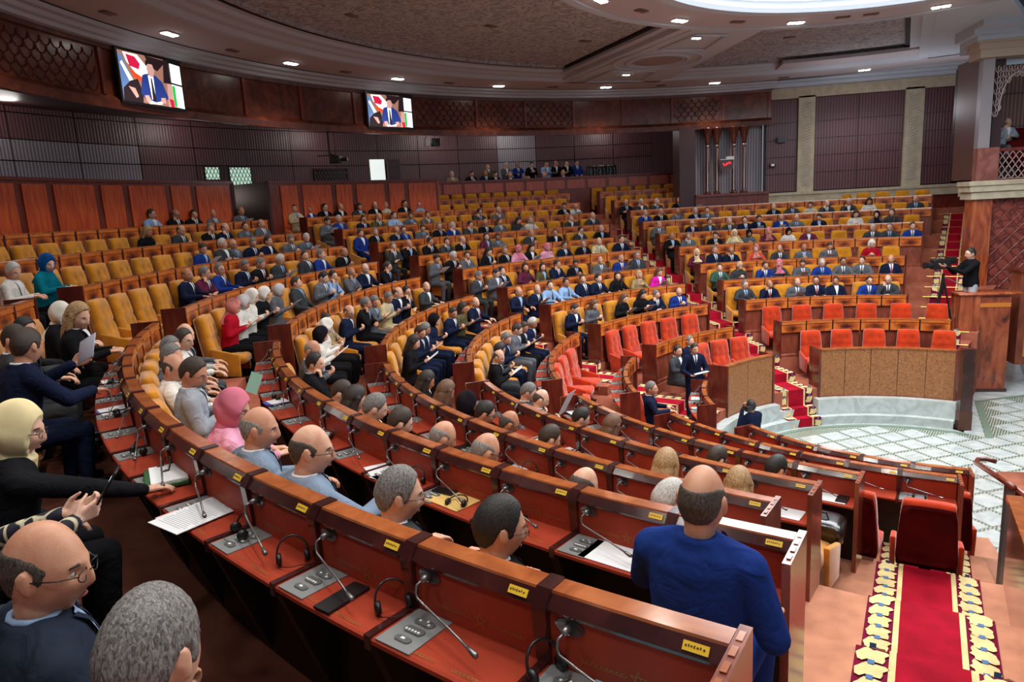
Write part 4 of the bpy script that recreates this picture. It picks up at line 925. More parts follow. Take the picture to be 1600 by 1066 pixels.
# ------------------------------------------------------------------ people
def caps(p, q, r1, r2, seg=12):
    p, q = Vector(p), Vector(q); d = q - p; L = d.length
    if L < 1e-6: d = Vector((0, 0, 1))
    d.normalize(); a = d.cross(Vector((0, 0, 1)))
    if a.length < .05: a = d.cross(Vector((0, 1, 0)))
    a.normalize(); b = d.cross(a); V = []; F = []; rings = []
    for t in (-80, -50, -20): rings.append((p, r1 * cos(rad(t)), r1 * sin(rad(t))))
    rings.append((p, r1, 0)); rings.append((q, r2, 0))
    for t in (20, 50, 80): rings.append((q, r2 * cos(rad(t)), r2 * sin(rad(t))))
    for c, r, h in rings: V += [c + d * h + (a * cos(2 * pi * k / seg) + b * sin(2 * pi * k / seg)) * r for k in range(seg)]
    n = len(rings); F = [(i * seg + k, i * seg + (k + 1) % seg, (i + 1) * seg + (k + 1) % seg, (i + 1) * seg + k) for i in range(n - 1) for k in range(seg)]
    F += [tuple(range(seg - 1, -1, -1)), tuple((n - 1) * seg + k for k in range(seg))]
    return V, F
def ell(c, r, R3=None, nu=14, nv=10):
    V = []
    for j in range(nv + 1):
        t = pi * (.02 + .96 * j / nv)
        for i in range(nu):
            p = 2 * pi * i / nu; v = Vector((r[0] * sin(t) * cos(p), r[1] * sin(t) * sin(p), r[2] * cos(t)))
            if R3: v = R3 @ v
            V.append(v + Vector(c))
    F = [(j * nu + i, (j + 1) * nu + i, (j + 1) * nu + (i + 1) % nu, j * nu + (i + 1) % nu) for j in range(nv) for i in range(nu)]
    F += [tuple(range(nu)), tuple(nv * nu + i for i in range(nu))[::-1]]
    return V, F
def loft(rings, nu=20, e=2.4):
    V = []
    for (x, y, z, rx, ry) in rings:
        for i in range(nu):
            a = 2 * pi * i / nu; c, s = cos(a), sin(a)
            V.append(Vector((x + rx * math.copysign(abs(c) ** (2 / e), c), y + ry * math.copysign(abs(s) ** (2 / e), s), z)))
    n = len(rings); F = [(j * nu + i, j * nu + (i + 1) % nu, (j + 1) * nu + (i + 1) % nu, (j + 1) * nu + i) for j in range(n - 1) for i in range(nu)]
    F += [tuple(range(nu))[::-1], tuple((n - 1) * nu + i for i in range(nu))]
    return V, F
def union(name, parts, voxel, smooth=2, dec=None):
    b = MB()
    for V, F in parts: b.add(V, F)
    me = b.me('tmp'); o = bpy.data.objects.new('tmp', me); COL.objects.link(o)
    m = o.modifiers.new('r', 'REMESH'); m.mode = 'VOXEL'; m.voxel_size = voxel; m.use_smooth_shade = True
    if smooth: m = o.modifiers.new('s', 'SMOOTH'); m.factor = .5; m.iterations = smooth
    if dec: m = o.modifiers.new('d', 'DECIMATE'); m.ratio = dec
    dg = bpy.context.evaluated_depsgraph_get(); r = bpy.data.meshes.new_from_object(o.evaluated_get(dg)); r.name = name
    bpy.data.objects.remove(o); bpy.data.meshes.remove(me)
    r.polygons.foreach_set('use_smooth', [True] * len(r.polygons)); r.materials.clear(); return r
G_ = lambda x, s: math.exp(-(x / s) ** 2)
def head_pt(dx, dy, dz, off=0.):
    a, b_, c = .077, .097, .125; x, y, z = a * dx, b_ * dy, c * dz
    if dz < 0:
        t = -dz; x *= 1 - .26 * t ** 1.7
        y *= (1 - .10 * t ** 2) if dy > 0 else (1 - .42 * t ** 1.4)
    else:
        if dy < 0: y *= 1.04
        x *= 1 - .05 * dz
    if dy > 0.1:
        f = min(1, dy * 1.6)
        y += f * (.023 * G_(x, .013) * (G_(z + .030, .018) if z < -.03 else G_(z + .030, .040)))
        y += f * .005 * G_(abs(x) - .014, .007) * G_(z + .036, .010)
        y -= f * .012 * G_(abs(x) - .031, .014) * G_(z - .004, .012)
        y += f * .006 * G_(abs(x) - .028, .022) * G_(z - .026, .009)
        y += f * (.008 * G_(x, .022) * G_(z + .066, .011) - .006 * G_(x, .024) * G_(z + .067, .0035))
        y += f * .010 * G_(x, .020) * G_(z + .104, .014)
        y -= f * .004 * G_(x, .02) * G_(z + .086, .007)
        y += f * .004 * G_(abs(x) - .04, .018) * G_(z + .03, .02)
        y -= f * .006 * max(0, dz) * 1.5
    v = Vector((x, y, z))
    if off: v += Vector((dx / a, dy / b_, dz / c)).normalized() * off
    return v
def head_grid(nu, nv, offf=None):
    V = []
    for j in range(nv + 1):
        t = pi * (.006 + .988 * j / nv)
        for i in range(nu):
            p = 2 * pi * i / nu; d = (sin(t) * sin(p), sin(t) * cos(p), cos(t)); az = abs(((deg(p) + 180) % 360) - 180)
            V.append(head_pt(*d, off=(offf(az, d[2] * .125, d, p) if offf else 0)))
    F = [(j * nu + i, (j + 1) * nu + i, (j + 1) * nu + (i + 1) % nu, j * nu + (i + 1) % nu) for j in range(nv) for i in range(nu)]
    F += [tuple(range(nu)), tuple(nv * nu + i for i in range(nu))[::-1]]
    return V, F
def sstep(a, b, x):
    t = max(0, min(1, (x - a) / (b - a))); return t * t * (3 - 2 * t)
def interp(x, pts):
    for (x0, y0), (x1, y1) in zip(pts, pts[1:]):
        if x <= x1: return y0 + (y1 - y0) * max(0, (x - x0)) / (x1 - x0)
    return pts[-1][1]
HL = [(0, .082), (30, .078), (50, .058), (66, .03), (76, -.012), (84, -.015), (92, .03), (104, .012), (118, -.035), (140, -.062), (180, -.068)]
def off_short(th=.011, amp=.0, kind='full'):
    def f(az, z, d, p):
        m = sstep(-.008, .010, z - interp(az, HL))
        if kind == 'ring':
            top = interp(az, [(0, -.05), (52, -.03), (66, .03), (85, .054), (110, .064), (180, .060)]); m *= 1 - sstep(-.012, .014, z - top); t_ = th * .6
        elif kind == 'thin': t_ = th * .35
        else: t_ = th * (1 + .35 * max(0, d[2]))
        n = amp * (sin(40 * p + 23 * z * 40) * sin(31 * z * 40 + 9 * p)) if amp else 0
        return -.012 + (t_ + .012 + n) * m
    return f
HT = Vector((0, 0, 0))
def hair_mesh(kind, nu, nv, amp=0.):
    if kind in 'full ring thin': 
        V, F = head_grid(nu, nv, off_short(.0085 if kind == 'full' else .005, amp, kind)); return mk('hair_' + kind, V, F, True)
def long_hair(vox):
    p = [head_grid(24, 20, off_short(.016)), ]
    p.append(loft([(0, -.060, -.26, .070, .035), (0, -.062, -.16, .088, .045), (0, -.050, -.04, .084, .058), (0, -.03, .05, .07, .05)]))
    for sx in (-1, 1):
        p.append(caps((sx * .082, .0, .03), (sx * .088, .005, -.14), .020, .026)); p.append(caps((sx * .088, .005, -.14), (sx * .085, .045, -.27), .026, .016))
    return union('hair_long', p, vox, 2)
def scarf(vox):
    def f(az, z, d, p):
        oval = sstep(0, 1, ((az / 50) ** 2 + ((z + .018) / .088) ** 2 - .82) / .30) if d[1] > 0 else 1.
        return -.014 + (.018 + .014) * oval
    V, F = head_grid(36, 30, f)
    p = [(V, F)]
    p.append(loft([(0, -.005, -.265, .165, .10), (0, -.005, -.215, .135, .095), (0, 0, -.165, .086, .085), (0, .004, -.115, .072, .082), (0, -.01, -.085, .06, .06)]))
    return union('headscarf', p, vox, 1)
def eyes_mesh(hq=False):
    b = MB()
    for sx in (-1, 1):
        e = head_pt(.031 / .077, .88, .004 / .125).y
        if hq:
            V, F = ell((sx * .031, e - .004, .004), (.0125, .010, .0095)); b.add(V, F, 1); V, F = ell((sx * .031, e + .003, .004), (.006, .004, .006)); b.add(V, F, 0)
            V, F = ell((sx * .031, e - .001, .0095), (.0135, .009, .004)); b.add(V, F, 3)
        else:
            V, F = ell((sx * .031, e, .003), (.011, .006, .005), None, 8, 6); b.add(V, F, 0)
        b.tube([(sx * .014, e + .013, .022), (sx * .030, e + .014, .027), (sx * .046, e + .003, .022)], .0035, 4, 0)
    b.tube([(-.020, .086, -.067), (-.008, .092, -.065), (0, .0925, -.066), (.008, .092, -.065), (.020, .086, -.067)], [.002, .004, .004, .004, .002], 5, 2)
    return b.me('face_features', True, mats=(eyem, eyew, lipm, SK[1]))
def glasses_mesh(th=.0016):
    b = MB()
    for sx in (-1, 1):
        b.tube([(sx * .031 + .022 * cos(2 * pi * k / 14), .106 - .008 * abs(cos(2 * pi * k / 14)), .002 + .017 * sin(2 * pi * k / 14)) for k in range(15)], th, 5)
        b.tube([(sx * .052, .098, .006), (sx * .078, .06, .008), (sx * .083, -.005, .006)], th * 1.1, 5)
    b.tube([(-.010, .107, .005), (.010, .107, .005)], th, 5)
    return b.me('spectacles', True)
def finger_chain(parts, base, d, n, s, lens, rads, curl):
    p = Vector(base); ang = 0
    for i, L in enumerate(lens):
        ang += curl[i]; dd = d * cos(ang) + n * sin(ang); q = p + dd * L; parts.append(caps(p, q, rads[i], rads[i + 1], 8)); p = q
def hand(parts, wrist, d, n, thumb, curl=(.35, .5, .4), sc_=1., fr=.0085):
    """d finger direction, n palm facing normal, thumb vector to thumb side"""
    d = Vector(d).normalized(); n = (Vector(n) - d * Vector(n).dot(d)).normalized(); s = Vector(thumb); s = (s - d * s.dot(d) - n * s.dot(n)).normalized(); w_ = Vector(wrist)
    for i, t in enumerate((.030, .010, -.010, -.029)):
        k = w_ + d * (.088 - .004 * abs(i - 1)) * sc_ + s * t * sc_
        parts.append(caps(w_ + s * t * .55 * sc_ + d * .01, k, .016 * sc_, .0125 * sc_, 8))
        L = (.042, .047, .043, .034)[i] * sc_
        finger_chain(parts, k, d, n, s, (L, L * .62, L * .5), (fr * 1.1 * sc_, fr * sc_, fr * .95 * sc_, fr * .8 * sc_), (curl[0] + .06 * i, curl[1] + .04 * i, curl[2]))
    tb = w_ + d * .022 * sc_ + s * .026 * sc_ + n * .008 * sc_
    td = (d * .62 + s * .62 + n * .35).normalized()
    parts.append(caps(tb, tb + td * .034 * sc_, .016 * sc_, .0115 * sc_, 8)); t2 = tb + td * .034 * sc_; td2 = (d * .85 + s * .2 + n * .4).normalized()
    parts.append(caps(t2, t2 + td2 * .028 * sc_, .0115 * sc_, .0095 * sc_, 8)); parts.append(caps(t2 + td2 * .028 * sc_, t2 + td2 * .05 * sc_, .0095 * sc_, .0075 * sc_, 8))
HS = 1.06
def xf(parts, M_): return [([M_ @ Vector(v) for v in V], F) for V, F in parts]
def person_meshes(nm, lean=0., yaw=0., pitch=0., tilt=0., armR=None, armL=None, legs=True, vox=.010, stand=False, fem=False, hv=(24, 20), jv=None, twist=0., vneck=True, hq=False, armth=1.):
    """keypoints in the seat frame (x right, y forward, z up, floor = 0)"""
    wS = .9 if fem else 1.
    hip = .95 if stand else .52
    dz = hip - .52
    sh = lambda v: Vector((v[0], v[1] + (v[2] - hip) * lean, v[2]))
    sh_z = 1.0 + dz
    neck = sh((0, -.01, 1.03 + dz)); hc = sh((0, .018, 1.165 + dz))
    HM_ = Matrix.Translation(hc) @ Matrix.Rotation(rad(yaw), 4, 'Z') @ Matrix.Rotation(rad(pitch), 4, 'X') @ Matrix.Rotation(rad(tilt), 4, 'Y') @ Matrix.Scale(HS, 4)
    body = xf([head_grid(*hv)], HM_)
    er = Matrix.Rotation(rad(14), 3, 'X')
    for sx in (-1, 1):
        body += xf([ell((sx * .078, -.006, -.006), (.010, .016, .029), er)], HM_)
        if hq: body += xf([ell((sx * .083, -.011, .002), (.005, .018, .030), er)], HM_)
    body.append(caps(neck - Vector((0, 0, .05)), HM_ @ Vector((0, -.022, -.055)), .056 * (.88 if fem else 1), .054 * (.86 if fem else 1), 14))
    dy0 = lambda z: (z - hip) * lean
    def ring(x, y, z, rx, ry): return (x, y + dy0(z + dz), z + dz, rx * wS, ry)
    tors = [ring(0, 0, .44, .165, .125), ring(0, 0, .55, .175, .125), ring(0, 0, .70, .155, .108), ring(0, 0, .84, .172, .115), ring(0, -.005, .95, .178, .108), ring(0, -.01, 1.01, .150, .085), ring(0, -.012, 1.05, .075, .06)]
    body.append(loft([(a, b_, z, rx - .025, ry - .025) for a, b_, z, rx, ry in tors]))
    jack = [loft([(a, b_, z, rx + .012, ry + .014) for a, b_, z, rx, ry in tors[:-1]] + [ring(0, -.012, 1.055, .078, .066)])]
    armR = armR or ((.27, .12, .80), (.13, .36, .80), (0, 1, -.1), (0, 0, -1), (-1, 0, 0))
    armL = armL or ((-.27, .12, .80), (-.13, .36, .80), (0, 1, -.1), (0, 0, -1), (1, 0, 0))
    for sx, arm in ((1, armR), (-1, armL)):
        S_ = sh((sx * .175 * wS, -.012, .97 + dz)); E_ = Vector(arm[0]); W_ = Vector(arm[1]); at = armth * (.88 if fem else 1)
        body += [caps(S_, E_, .045, .036), caps(E_, W_, .036, .026)]
        hd = Vector(arm[2]).normalized(); curl = arm[5] if len(arm) > 5 else (.35, .5, .4)
        hand(body, W_, arm[2], arm[3], arm[4], curl, 1.0 if not fem else .92, .0085 if vox < .008 else .0105)
        cuff = W_ - (W_ - E_).normalized() * .012
        jack += [caps(S_ + Vector((0, 0, -.005)), E_, .070 * at, .056 * at, 14), caps(E_, cuff, .056 * at, .040 * at, 14), caps(sh((sx * .08, -.015, 1.015 + dz)), S_, .055, .066 * at, 14)]
    cr = []
    for a0_ in range(9):
        an = rad(70 + 220 * a0_ / 8); cr.append(neck + Vector((.074 * sin(an), .062 * cos(an) - .008, .022 - .010 * (1 + cos(an)))))
    cr = [sh((.050, .085, .985 + dz)), sh((.070, .055, 1.02 + dz))] + cr + [sh((-.070, .055, 1.02 + dz)), sh((-.050, .085, .985 + dz))]
    for q_ in range(len(cr) - 1): jack.append(caps(cr[q_], cr[q_ + 1], .015, .015, 8))
    trou = [loft([(a, b_, z, rx + .010, ry + .012) for a, b_, z, rx, ry in tors[:2]])]
    shoes = []
    if legs:
        for sx in (-1, 1):
            if stand: K_, A_, T_ = Vector((sx * .10, .02, .50)), Vector((sx * .11, .0, .09)), Vector((sx * .12, .17, .04)); H_ = Vector((sx * .09, 0, .92))
            else: K_, A_, T_ = Vector((sx * .12, .40, .50)), Vector((sx * .12, .36, .10)), Vector((sx * .13, .56, .045)); H_ = Vector((sx * .09, .0, .52))
            trou += [caps(H_, K_, .098, .068, 14), caps(K_, A_, .068, .052, 14)]; body += [caps(H_, K_, .06, .05, 8), caps(K_, A_, .05, .035, 8)]
            shoes += [caps(A_ + Vector((0, 0, -.045)), T_, .044, .038, 10)]
    r = dict(body=union(nm + '_body', body, vox, 2 if vox < .008 else 1), jacket=union(nm + '_jacket', jack, jv or max(vox * 1.4, .012), 6), trousers=union(nm + '_trousers', trou, .018, 3), head=HM_)
    if shoes: b = MB(); [b.add(V, F) for V, F in shoes]; r['shoes'] = b.me(nm + '_shoes', True)
    # shirt front, tie and lapels laid on the chest
    ja = r['jacket']; bv = BVHTree.FromPolygons([v.co for v in loft_co(jack[0])], [f for f in jack[0][1]])
    zb, zt = .80 + dz, 1.045 + dz
    def surf(x, z, off):
        y0 = dy0(z); h = bv.ray_cast(Vector((x, y0 + 1.0, z)), Vector((0, -1, 0)))
        y = h[0].y if h[0] else y0 + .05
        return Vector((x, y + off, z))
    def strip(fl, fr, off, z0, z1, nz=10, nx=5, inner=None):
        V = []; F = []
        for j in range(nz + 1):
            z = z0 + (z1 - z0) * j / nz; a, c = fl(z), fr(z)
            for i in range(nx + 1): V.append(surf(a + (c - a) * i / nx, z, off))
        for j in range(nz):
            for i in range(nx): q = j * (nx + 1) + i; F.append((q, q + 1, q + nx + 2, q + nx + 1))
        return V, F
    wv = lambda z: .056 * ((z - zb) / (zt - zb)) ** .8 if z > zb else 0.0
    b = MB(); b.add(*strip(lambda z: -wv(z), wv, .010, zb, zt))
    cn = Matrix.Translation(neck)
    cr = []; 
    for a0_ in range(13): an = 2 * pi * a0_ / 12; cr.append(neck + Vector((.060 * sin(an), .058 * cos(an) , .020 + .014 * (1 - cos(an)) * .5)))
    b.tube(cr, .009, 6); r['shirt'] = b.me(nm + '_shirt', True)
    b = MB(); b.add(*strip(lambda z: -.010 - .014 * (zt - z) / (zt - zb), lambda z: .010 + .014 * (zt - z) / (zt - zb), .015, zb + .01, zt - .012, 8, 3)); V, F = ell(surf(0, zt - .008, .014), (.014, .008, .014), None, 8, 6); b.add(V, F); r['tie'] = b.me(nm + '_tie', True)
    if hq:
        b = MB()
        for sx in (-1, 1): b.add(*strip(lambda z: sx * (wv(z)), lambda z: sx * (wv(z) + .030 * (1 - abs((z - zb) / (zt - zb) - .55) * .8)), .017, zb, zt, 10, 3))
        r['lapels'] = b.me(nm + '_lapels', True)
    return r
def loft_co(part):
    class C: pass
    out = []
    for v in part[0]: c = C(); c.co = v; out.append(c)
    return out
HAIRS = {}
def hair_get(c, hq=False):
    key = ('full' if c in 'KDGW' else 'ring' if c in 'BR' else 'long' if c in 'LYZ' else 'scarf', hq)
    if key not in HAIRS:
        k = key[0]
        if k == 'long': HAIRS[key] = long_hair(.006 if hq else .009)
        elif k == 'scarf': HAIRS[key] = scarf(.005 if hq else .008)
        else: HAIRS[key] = hair_mesh(k, 72 if hq else 32, 60 if hq else 26, .0012 if hq else 0)
    return HAIRS[key]
EYES = {False: eyes_mesh(False)}
def face_parts():
    out = []; e = head_pt(.031 / .077, .88, .004 / .125).y
    for sx in (-1, 1):
        b = MB(); V, F = ell((sx * .031, e - .001, .003), (.0125, .010, .0085)); b.add(V, F, 0); V, F = ell((sx * .031, e + .0055, .003), (.0055, .004, .0055)); b.add(V, F, 1)
        out.append(('eye', b.me('eye', True, mats=(eyew, eyem)), None))
        b = MB(); b.tube([(sx * .014, e + .014, .023), (sx * .030, e + .016, .028), (sx * .048, e + .002, .023)], [.0025, .0038, .002], 5); out.append(('eyebrow', b.me('eyebrow', True), HM['D']))
    b = MB(); b.tube([(-.020, .084, -.067), (-.008, .0905, -.065), (0, .091, -.066), (.008, .0905, -.065), (.020, .084, -.067)], [.0015, .0035, .004, .0035, .0015], 6); out.append(('mouth', b.me('mouth', True), lipm))
    return out
FACE = face_parts()
GLS = glasses_mesh(); GLS_F = glasses_mesh(.0026)
def add_person(ms, loc, rz, jac, hair, label, group=None, skin=0, tie=0, glasses=False, fem=False, hq=False, scale=1.0, shirt=None, tr=None, jmat=None, scarfmat=None, vneck=True, shoesm=True):
    root = ob('person', ms['body'], None, SK[skin], loc, rz, scale); tag(root, label, 'person', group)
    jm = jmat or JM[jac]
    ob('jacket' if not fem else 'top', ms['jacket'], root, jm)
    ob('trousers', ms['trousers'], root, tr or (JM[jac] if jac in 'nkgdbe' else JM['k']))
    if 'shoes' in ms and shoesm: ob('shoe', ms['shoes'], root, blackp)
    h = HAIRS_loc(ms['head'])
    isS = hair in SC
    hm = scarfmat or (SC[hair] if isS else HM[hair])
    o = ob('headscarf' if isS else 'hair', hair_get(hair, hq), root, hm); o.matrix_local = h
    if hq:
        for nm_, me_, mt_ in FACE: o = ob(nm_, me_, root, mt_); o.matrix_local = h
    else: o = ob('face_features', EYES[False], root); o.matrix_local = h; o['kind'] = 'stuff'
    if glasses: o = ob('spectacles', GLS if hq else GLS_F, root, blackp); o.matrix_local = h
    if not isS and vneck and not (fem and hair in 'LYZ' and random.random() < .4):
        ob('shirt', ms['shirt'], root, shirt or shirtw)
        if not fem and tie is not None: ob('tie', ms['tie'], root, ties[tie])
    if hq and 'lapels' in ms and not isS: ob('lapel', ms['lapels'], root, jm)
    return root
def HAIRS_loc(m): return m.copy()
# poses: 0 desk, 1 chin, 2 crossed, 3 reading, 4 leaning back
ARM = {
 0: (None, None),
 1: (((.24, .20, .80), (.10, .17, 1.0), (-.3, -.1, 1), (-.3, -.9, .2), (-.8, .2, .2), (.9, .9, .5)), ((-.25, .14, .80), (-.02, .30, .80), (1, .2, 0), (0, 0, -1), (0, -1, .3))),
 2: (((.25, .10, .78), (-.02, .22, .80), (-1, .1, .05), (0, -1, 0), (0, 0, 1), (.1, .2, .2)), ((-.25, .10, .80), (.0, .20, .83), (1, .1, .0), (0, -1, 0), (0, 0, 1), (.1, .2, .2))),
 3: (((.25, .08, .76), (.07, .30, .84), (-.4, .7, .3), (-.3, -.6, .5), (-.6, 0, .6), (.7, .7, .4)), ((-.25, .08, .76), (-.07, .30, .84), (.4, .7, .3), (.3, -.6, .5), (.6, 0, .6), (.7, .7, .4))),
 4: (((.26, .0, .72), (.15, .25, .64), (-.3, 1, -.1), (0, 0, -1), (-1, 0, 0)), ((-.26, .0, .72), (-.12, .25, .64), (.3, 1, -.1), (0, 0, -1), (1, 0, 0)))}
POSE = {0: dict(lean=.10), 1: dict(lean=.16, pitch=-8, tilt=8), 2: dict(lean=-.04), 3: dict(lean=.18, pitch=-26), 4: dict(lean=-.12, pitch=0)}
MS = {}
for p_ in POSE:
    for v_, yw in enumerate((-22, 14)):
        MS[(p_, v_, 0)] = person_meshes('seated', armR=ARM[p_][0], armL=ARM[p_][1], yaw=yw, **POSE[p_])
for p_ in (0, 3): MS[(p_, 0, 1)] = person_meshes('seated_woman', armR=ARM[p_][0], armL=ARM[p_][1], yaw=6 if p_ else -18, fem=True, **POSE[p_])
PT = """2 9 170.8lD0 168.4kB1 166.4kK1 164.0gB2 161.2gB3
2 8 176.6kZ3 172.9dB3 169.3kG1 167.6nB1 165.0gD0 162.5gB4
2 7 176.7bD3 173.3dW2 172.1gR4 169.9nG3 167.6nK0 164.5gG3 162.3gW3
2 6 187.8nB0 185.4mG1 182.8bG0 179.2nG3 176.6kG3 173.5dW3 168.3dD4 166.5bG0 163.0kB3
2 5 196.5r63 194.0w73 192.2w13 189.0k13 185.8g73 180.0dD4 176.2gK3 175.2lK1 170.4gR1 167.3nB0 163.3kD1
2 4 199.8w53 196.5w13 192.0tK2 187.0nB3 181.4kG1 179.6gG3 175.2eG3 172.7nB3 170.3kK1 165.0dB0
2 3 194.2kL3 188.5nD3 185.6nG3 181.3n53 173.6nD3 170.4OL3 165.5nB0
2 2 192.3kB3 188.4dK3 180.9nG3 173.8gD3 171.5kD3 166.6nW3
3 2 151.1nD3 145.0gY3 136.7kY3 131.6kL3 127.9nG1 122.3bR3
3 3 153.3nB0 149.0nB3 145.2lD0 141.4lK0 136.6nD4 133.8nK0 129.3kL0 124.7t30 120.6MY3
3 4 153.4dG3 149.4gD3 147.6nK4 142.8mL4 139.2OL4 136.4nD1 132.5kK3 127.6gB3 123.5bR3 119.8dG4
3 5 153.8gK3 150.6kW3 147.8gD1 143.9kL3 139.9kG4 138.4p41 135.7kL3 132.7p43 129.5nK0 126.0kG0 123.2eB0 119.2nD0
3 6 154.6dG1 151.9kB1 148.3kD1 145.5dK1 142.8kB1 138.7mL1 137.2gD3 131.3dB3 127.0kD0 122.9dK1 119.3kB0
3 7 153.7bD4 151.6kG2 148.8nB1 147.2bD4 144.8gD3 142.1kG0 140.0bW1 137.3dK1 134.8kB0 132.3gD4 129.8dL3 127.7wZ1 121.4dG1 118.0dB1
3 8 154.5gK3 152.3bW4 149.4nK1 147.3OB1 144.8lD2 142.7gD3 140.3gD1 132.6dK1 129.8gW1 120.1kK3 118.4wB3
3 9 154.4eD2 152.5bD4 150.8kK0 148.9kB1 146.4dK3 144.3kB0 142.6eB4 140.3kK0 138.1lK4
4 2 106.9dG0 101.6nB1 95.9gB3 92.1nK0 87.9nK4 81.8bK0 78.3dB1
4 3 108.0GD0 104.2d33 99.2bD1 96.6d41 92.4gD3 88.8bW0 85.2gD0 81.9gD0 77.1nB4
4 4 108.9m21 105.4nG4 102.8nB1 98.4o60 94.4dB0 90.4gB3 86.3gD3 79.7r13
4 5 110.2kB2 107.6gG1 103.1kK3 99.9e24 97.6g53 94.5m60 91.4w53 88.3mR0 78.9dW0 76.6dG0 73.5bD0
4 6 110.1gB3 104.5nB4 102.0dD0 98.9dW0 96.4nK4 94.6nD3 91.3bB3 89.0gB0 85.8nK3 80.8wL3 78.0g54 76.0dY1
4 7 110.0bB1 107.6kB1 105.2gB1 102.5nW3 100.7gD0 91.2kB0 88.7dB0 86.2eD3 84.1dB1 81.2dW1 78.6wL3 72.9dB4
4 8 110.8kB2 108.7dW1 106.5dW1 103.3kB0 100.8gD3 98.6w11
1 4 207.3gR3 212.1kK1 220.3gD3 222.6kL3 225.6OG3 228.4nD3 232.0kR3 234.9kR3 239.9kB3 243.1gW3
1 3 212.0kL3 217.2kY3 220.9k53 223.6kK3 226.6kB3 230.6kD3 238.8kZ3 242.7kZ3
1 2 211.9dG3 215.0gB3 222.3kK3 226.4kY3 236.9kD3 241.2kK3"""
posn = ['hands on the desk', 'hand at the chin', 'arms crossed', 'looking down', 'leaning back']
def seat_xy(k, a, dr=.95): return P(RK[k] + dr, a, FK[k])
LAB = {}
def place(s, k, a, d, n_left, dr=1.04, side=None):
    if s == 1: dr = 1.08
    jc, hc_, ps = d[0], d[1], int(d[2]); fem = hc_ in 'LYZ' or hc_ in SC
    v_ = 0 if s == 1 else random.randrange(2); key = (ps, v_, 0)
    if fem: key = (3 if ps == 3 else 0, 0, 1)
    who = ('woman' if fem else 'man'); hn = (SN[hc_] if hc_ in SC else HN[hc_]).replace('reddish patterned', 'patterned').replace('bald head with grey sides', 'grey-ringed bald head').replace('pale grey head', 'grey head')
    lab = '%s in %s with %s, %s from left, %s row, %s' % (who, JN[jc], hn, ORD[n_left], ORD[k + 1], BN[s])
    rt = add_person(MS[key], seat_xy(k, a, dr), rad(a + 90 + random.uniform(-6, 6)), jc, hc_, lab, 'seated members, ' + BN[s], skin=random.choice((0, 0, 1, 1, 2, 3)), tie=random.choice((0, 0, 1, 2, 3, None)) if not fem else None,
                    glasses=random.random() < .25 and not fem, fem=fem, scale=random.uniform(.97, 1.02) * 1.0, shirt=random.choice((shirtw, shirtw, shirtb)), shoesm=(s >= 3 or k > 4))
    if ps == 3 and random.random() < .5 and s > 1:
        pr = ob('sheet_of_paper', sheet_me, None, paper); pr.matrix_world = Matrix.Translation(seat_xy(k, a, dr)) @ Matrix.Rotation(rad(a + 90), 4, 'Z') @ Matrix.Translation((0, .40, .88)) @ Matrix.Rotation(rad(35), 4, 'X')
        tag(pr, 'white paper held by %s %s, %s from left, %s row, %s' % (JN[jc] + '-clad', who, ORD[n_left], ORD[k + 1], BN[s]), 'paper')
    return rt
sheet_me = MB().box(-.10, .10, -.14, .14, -.001, .001).me('sheet_of_paper')
for ln in PT.strip().splitlines():
    q = ln.split(); s, k = int(q[0]), int(q[1]); it = [(float(e[:-3]), e[-3:]) for e in q[2:]]
    if s > 1: it.sort(key=lambda e: -e[0])
    # keep neighbours from merging
    mind = deg(.40 / (RK[k] + .9))
    for i in range(1, len(it)):
        if s > 1 and it[i - 1][0] - it[i][0] < mind: it[i] = (it[i - 1][0] - mind, it[i][1])
    for i, (a, d) in enumerate(it): place(s, k, a, d, i + 1)

# ------------------------------------------------------------------ near members, built finer
NEAR = {}
def near_set(key, **k):
    if key not in NEAR: NEAR[key] = person_meshes('near_' + key, vox=.0062, hv=(64, 52), hq=True, jv=.011, **k)
    return NEAR[key]
LAPR = ((.25, .10, .76), (.06, .30, .72), (-.6, .8, -.1), (0, -.3, -1), (-.8, -.5, 0), (.4, .6, .5))
LAPL = ((-.25, .10, .76), (-.06, .28, .70), (.6, .8, -.1), (0, -.3, -1), (.8, -.5, 0), (.4, .6, .5))
near_set('lap', lean=.08, yaw=-38, pitch=-8, armR=LAPR, armL=LAPL)
near_set('desk', lean=.14, yaw=-34, pitch=-10)
near_set('read', lean=.10, yaw=-26, pitch=-24, armR=ARM[3][0], armL=ARM[3][1])
near_set('reach', lean=.14, yaw=-36, pitch=-8, armR=((.24, .22, .82), (.12, .50, .86), (0, 1, -.1), (0, 0, -1), (-1, 0, 0)), armL=LAPL)
near_set('wread', lean=.14, yaw=-26, pitch=-20, fem=True, armR=((.22, .12, .78), (.08, .34, .82), (-.3, 1, 0), (0, -.3, -1), (-.8, 0, .3)), armL=((-.22, .12, .78), (-.07, .34, .82), (.3, 1, 0), (0, -.3, -1), (.8, 0, .3)))
def near_p(key, r, a, jac, hair, label, turn=0, scale=1.0, z=None, k=5, **kw):
    return add_person(NEAR[key], P(r, a, FK[k] if z is None else z), rad(a + 90 + turn), jac, hair, label, 'near members', hq=True, scale=scale, **kw)
greyj = fabric('cloth_grey_blue', (118, 136, 158), .08, .85, 220, wr=8); silver = fabric('cloth_silver', (150, 156, 166), .08, .85, 220, wr=8); navyd = fabric('cloth_dark_navy', (38, 46, 60), .1, .85, 220, wr=8)
royal = fabric('cloth_royal_blue', (30, 54, 124), .07, .85, 220, wr=7)
HEADS = dict(top=HM['B'])
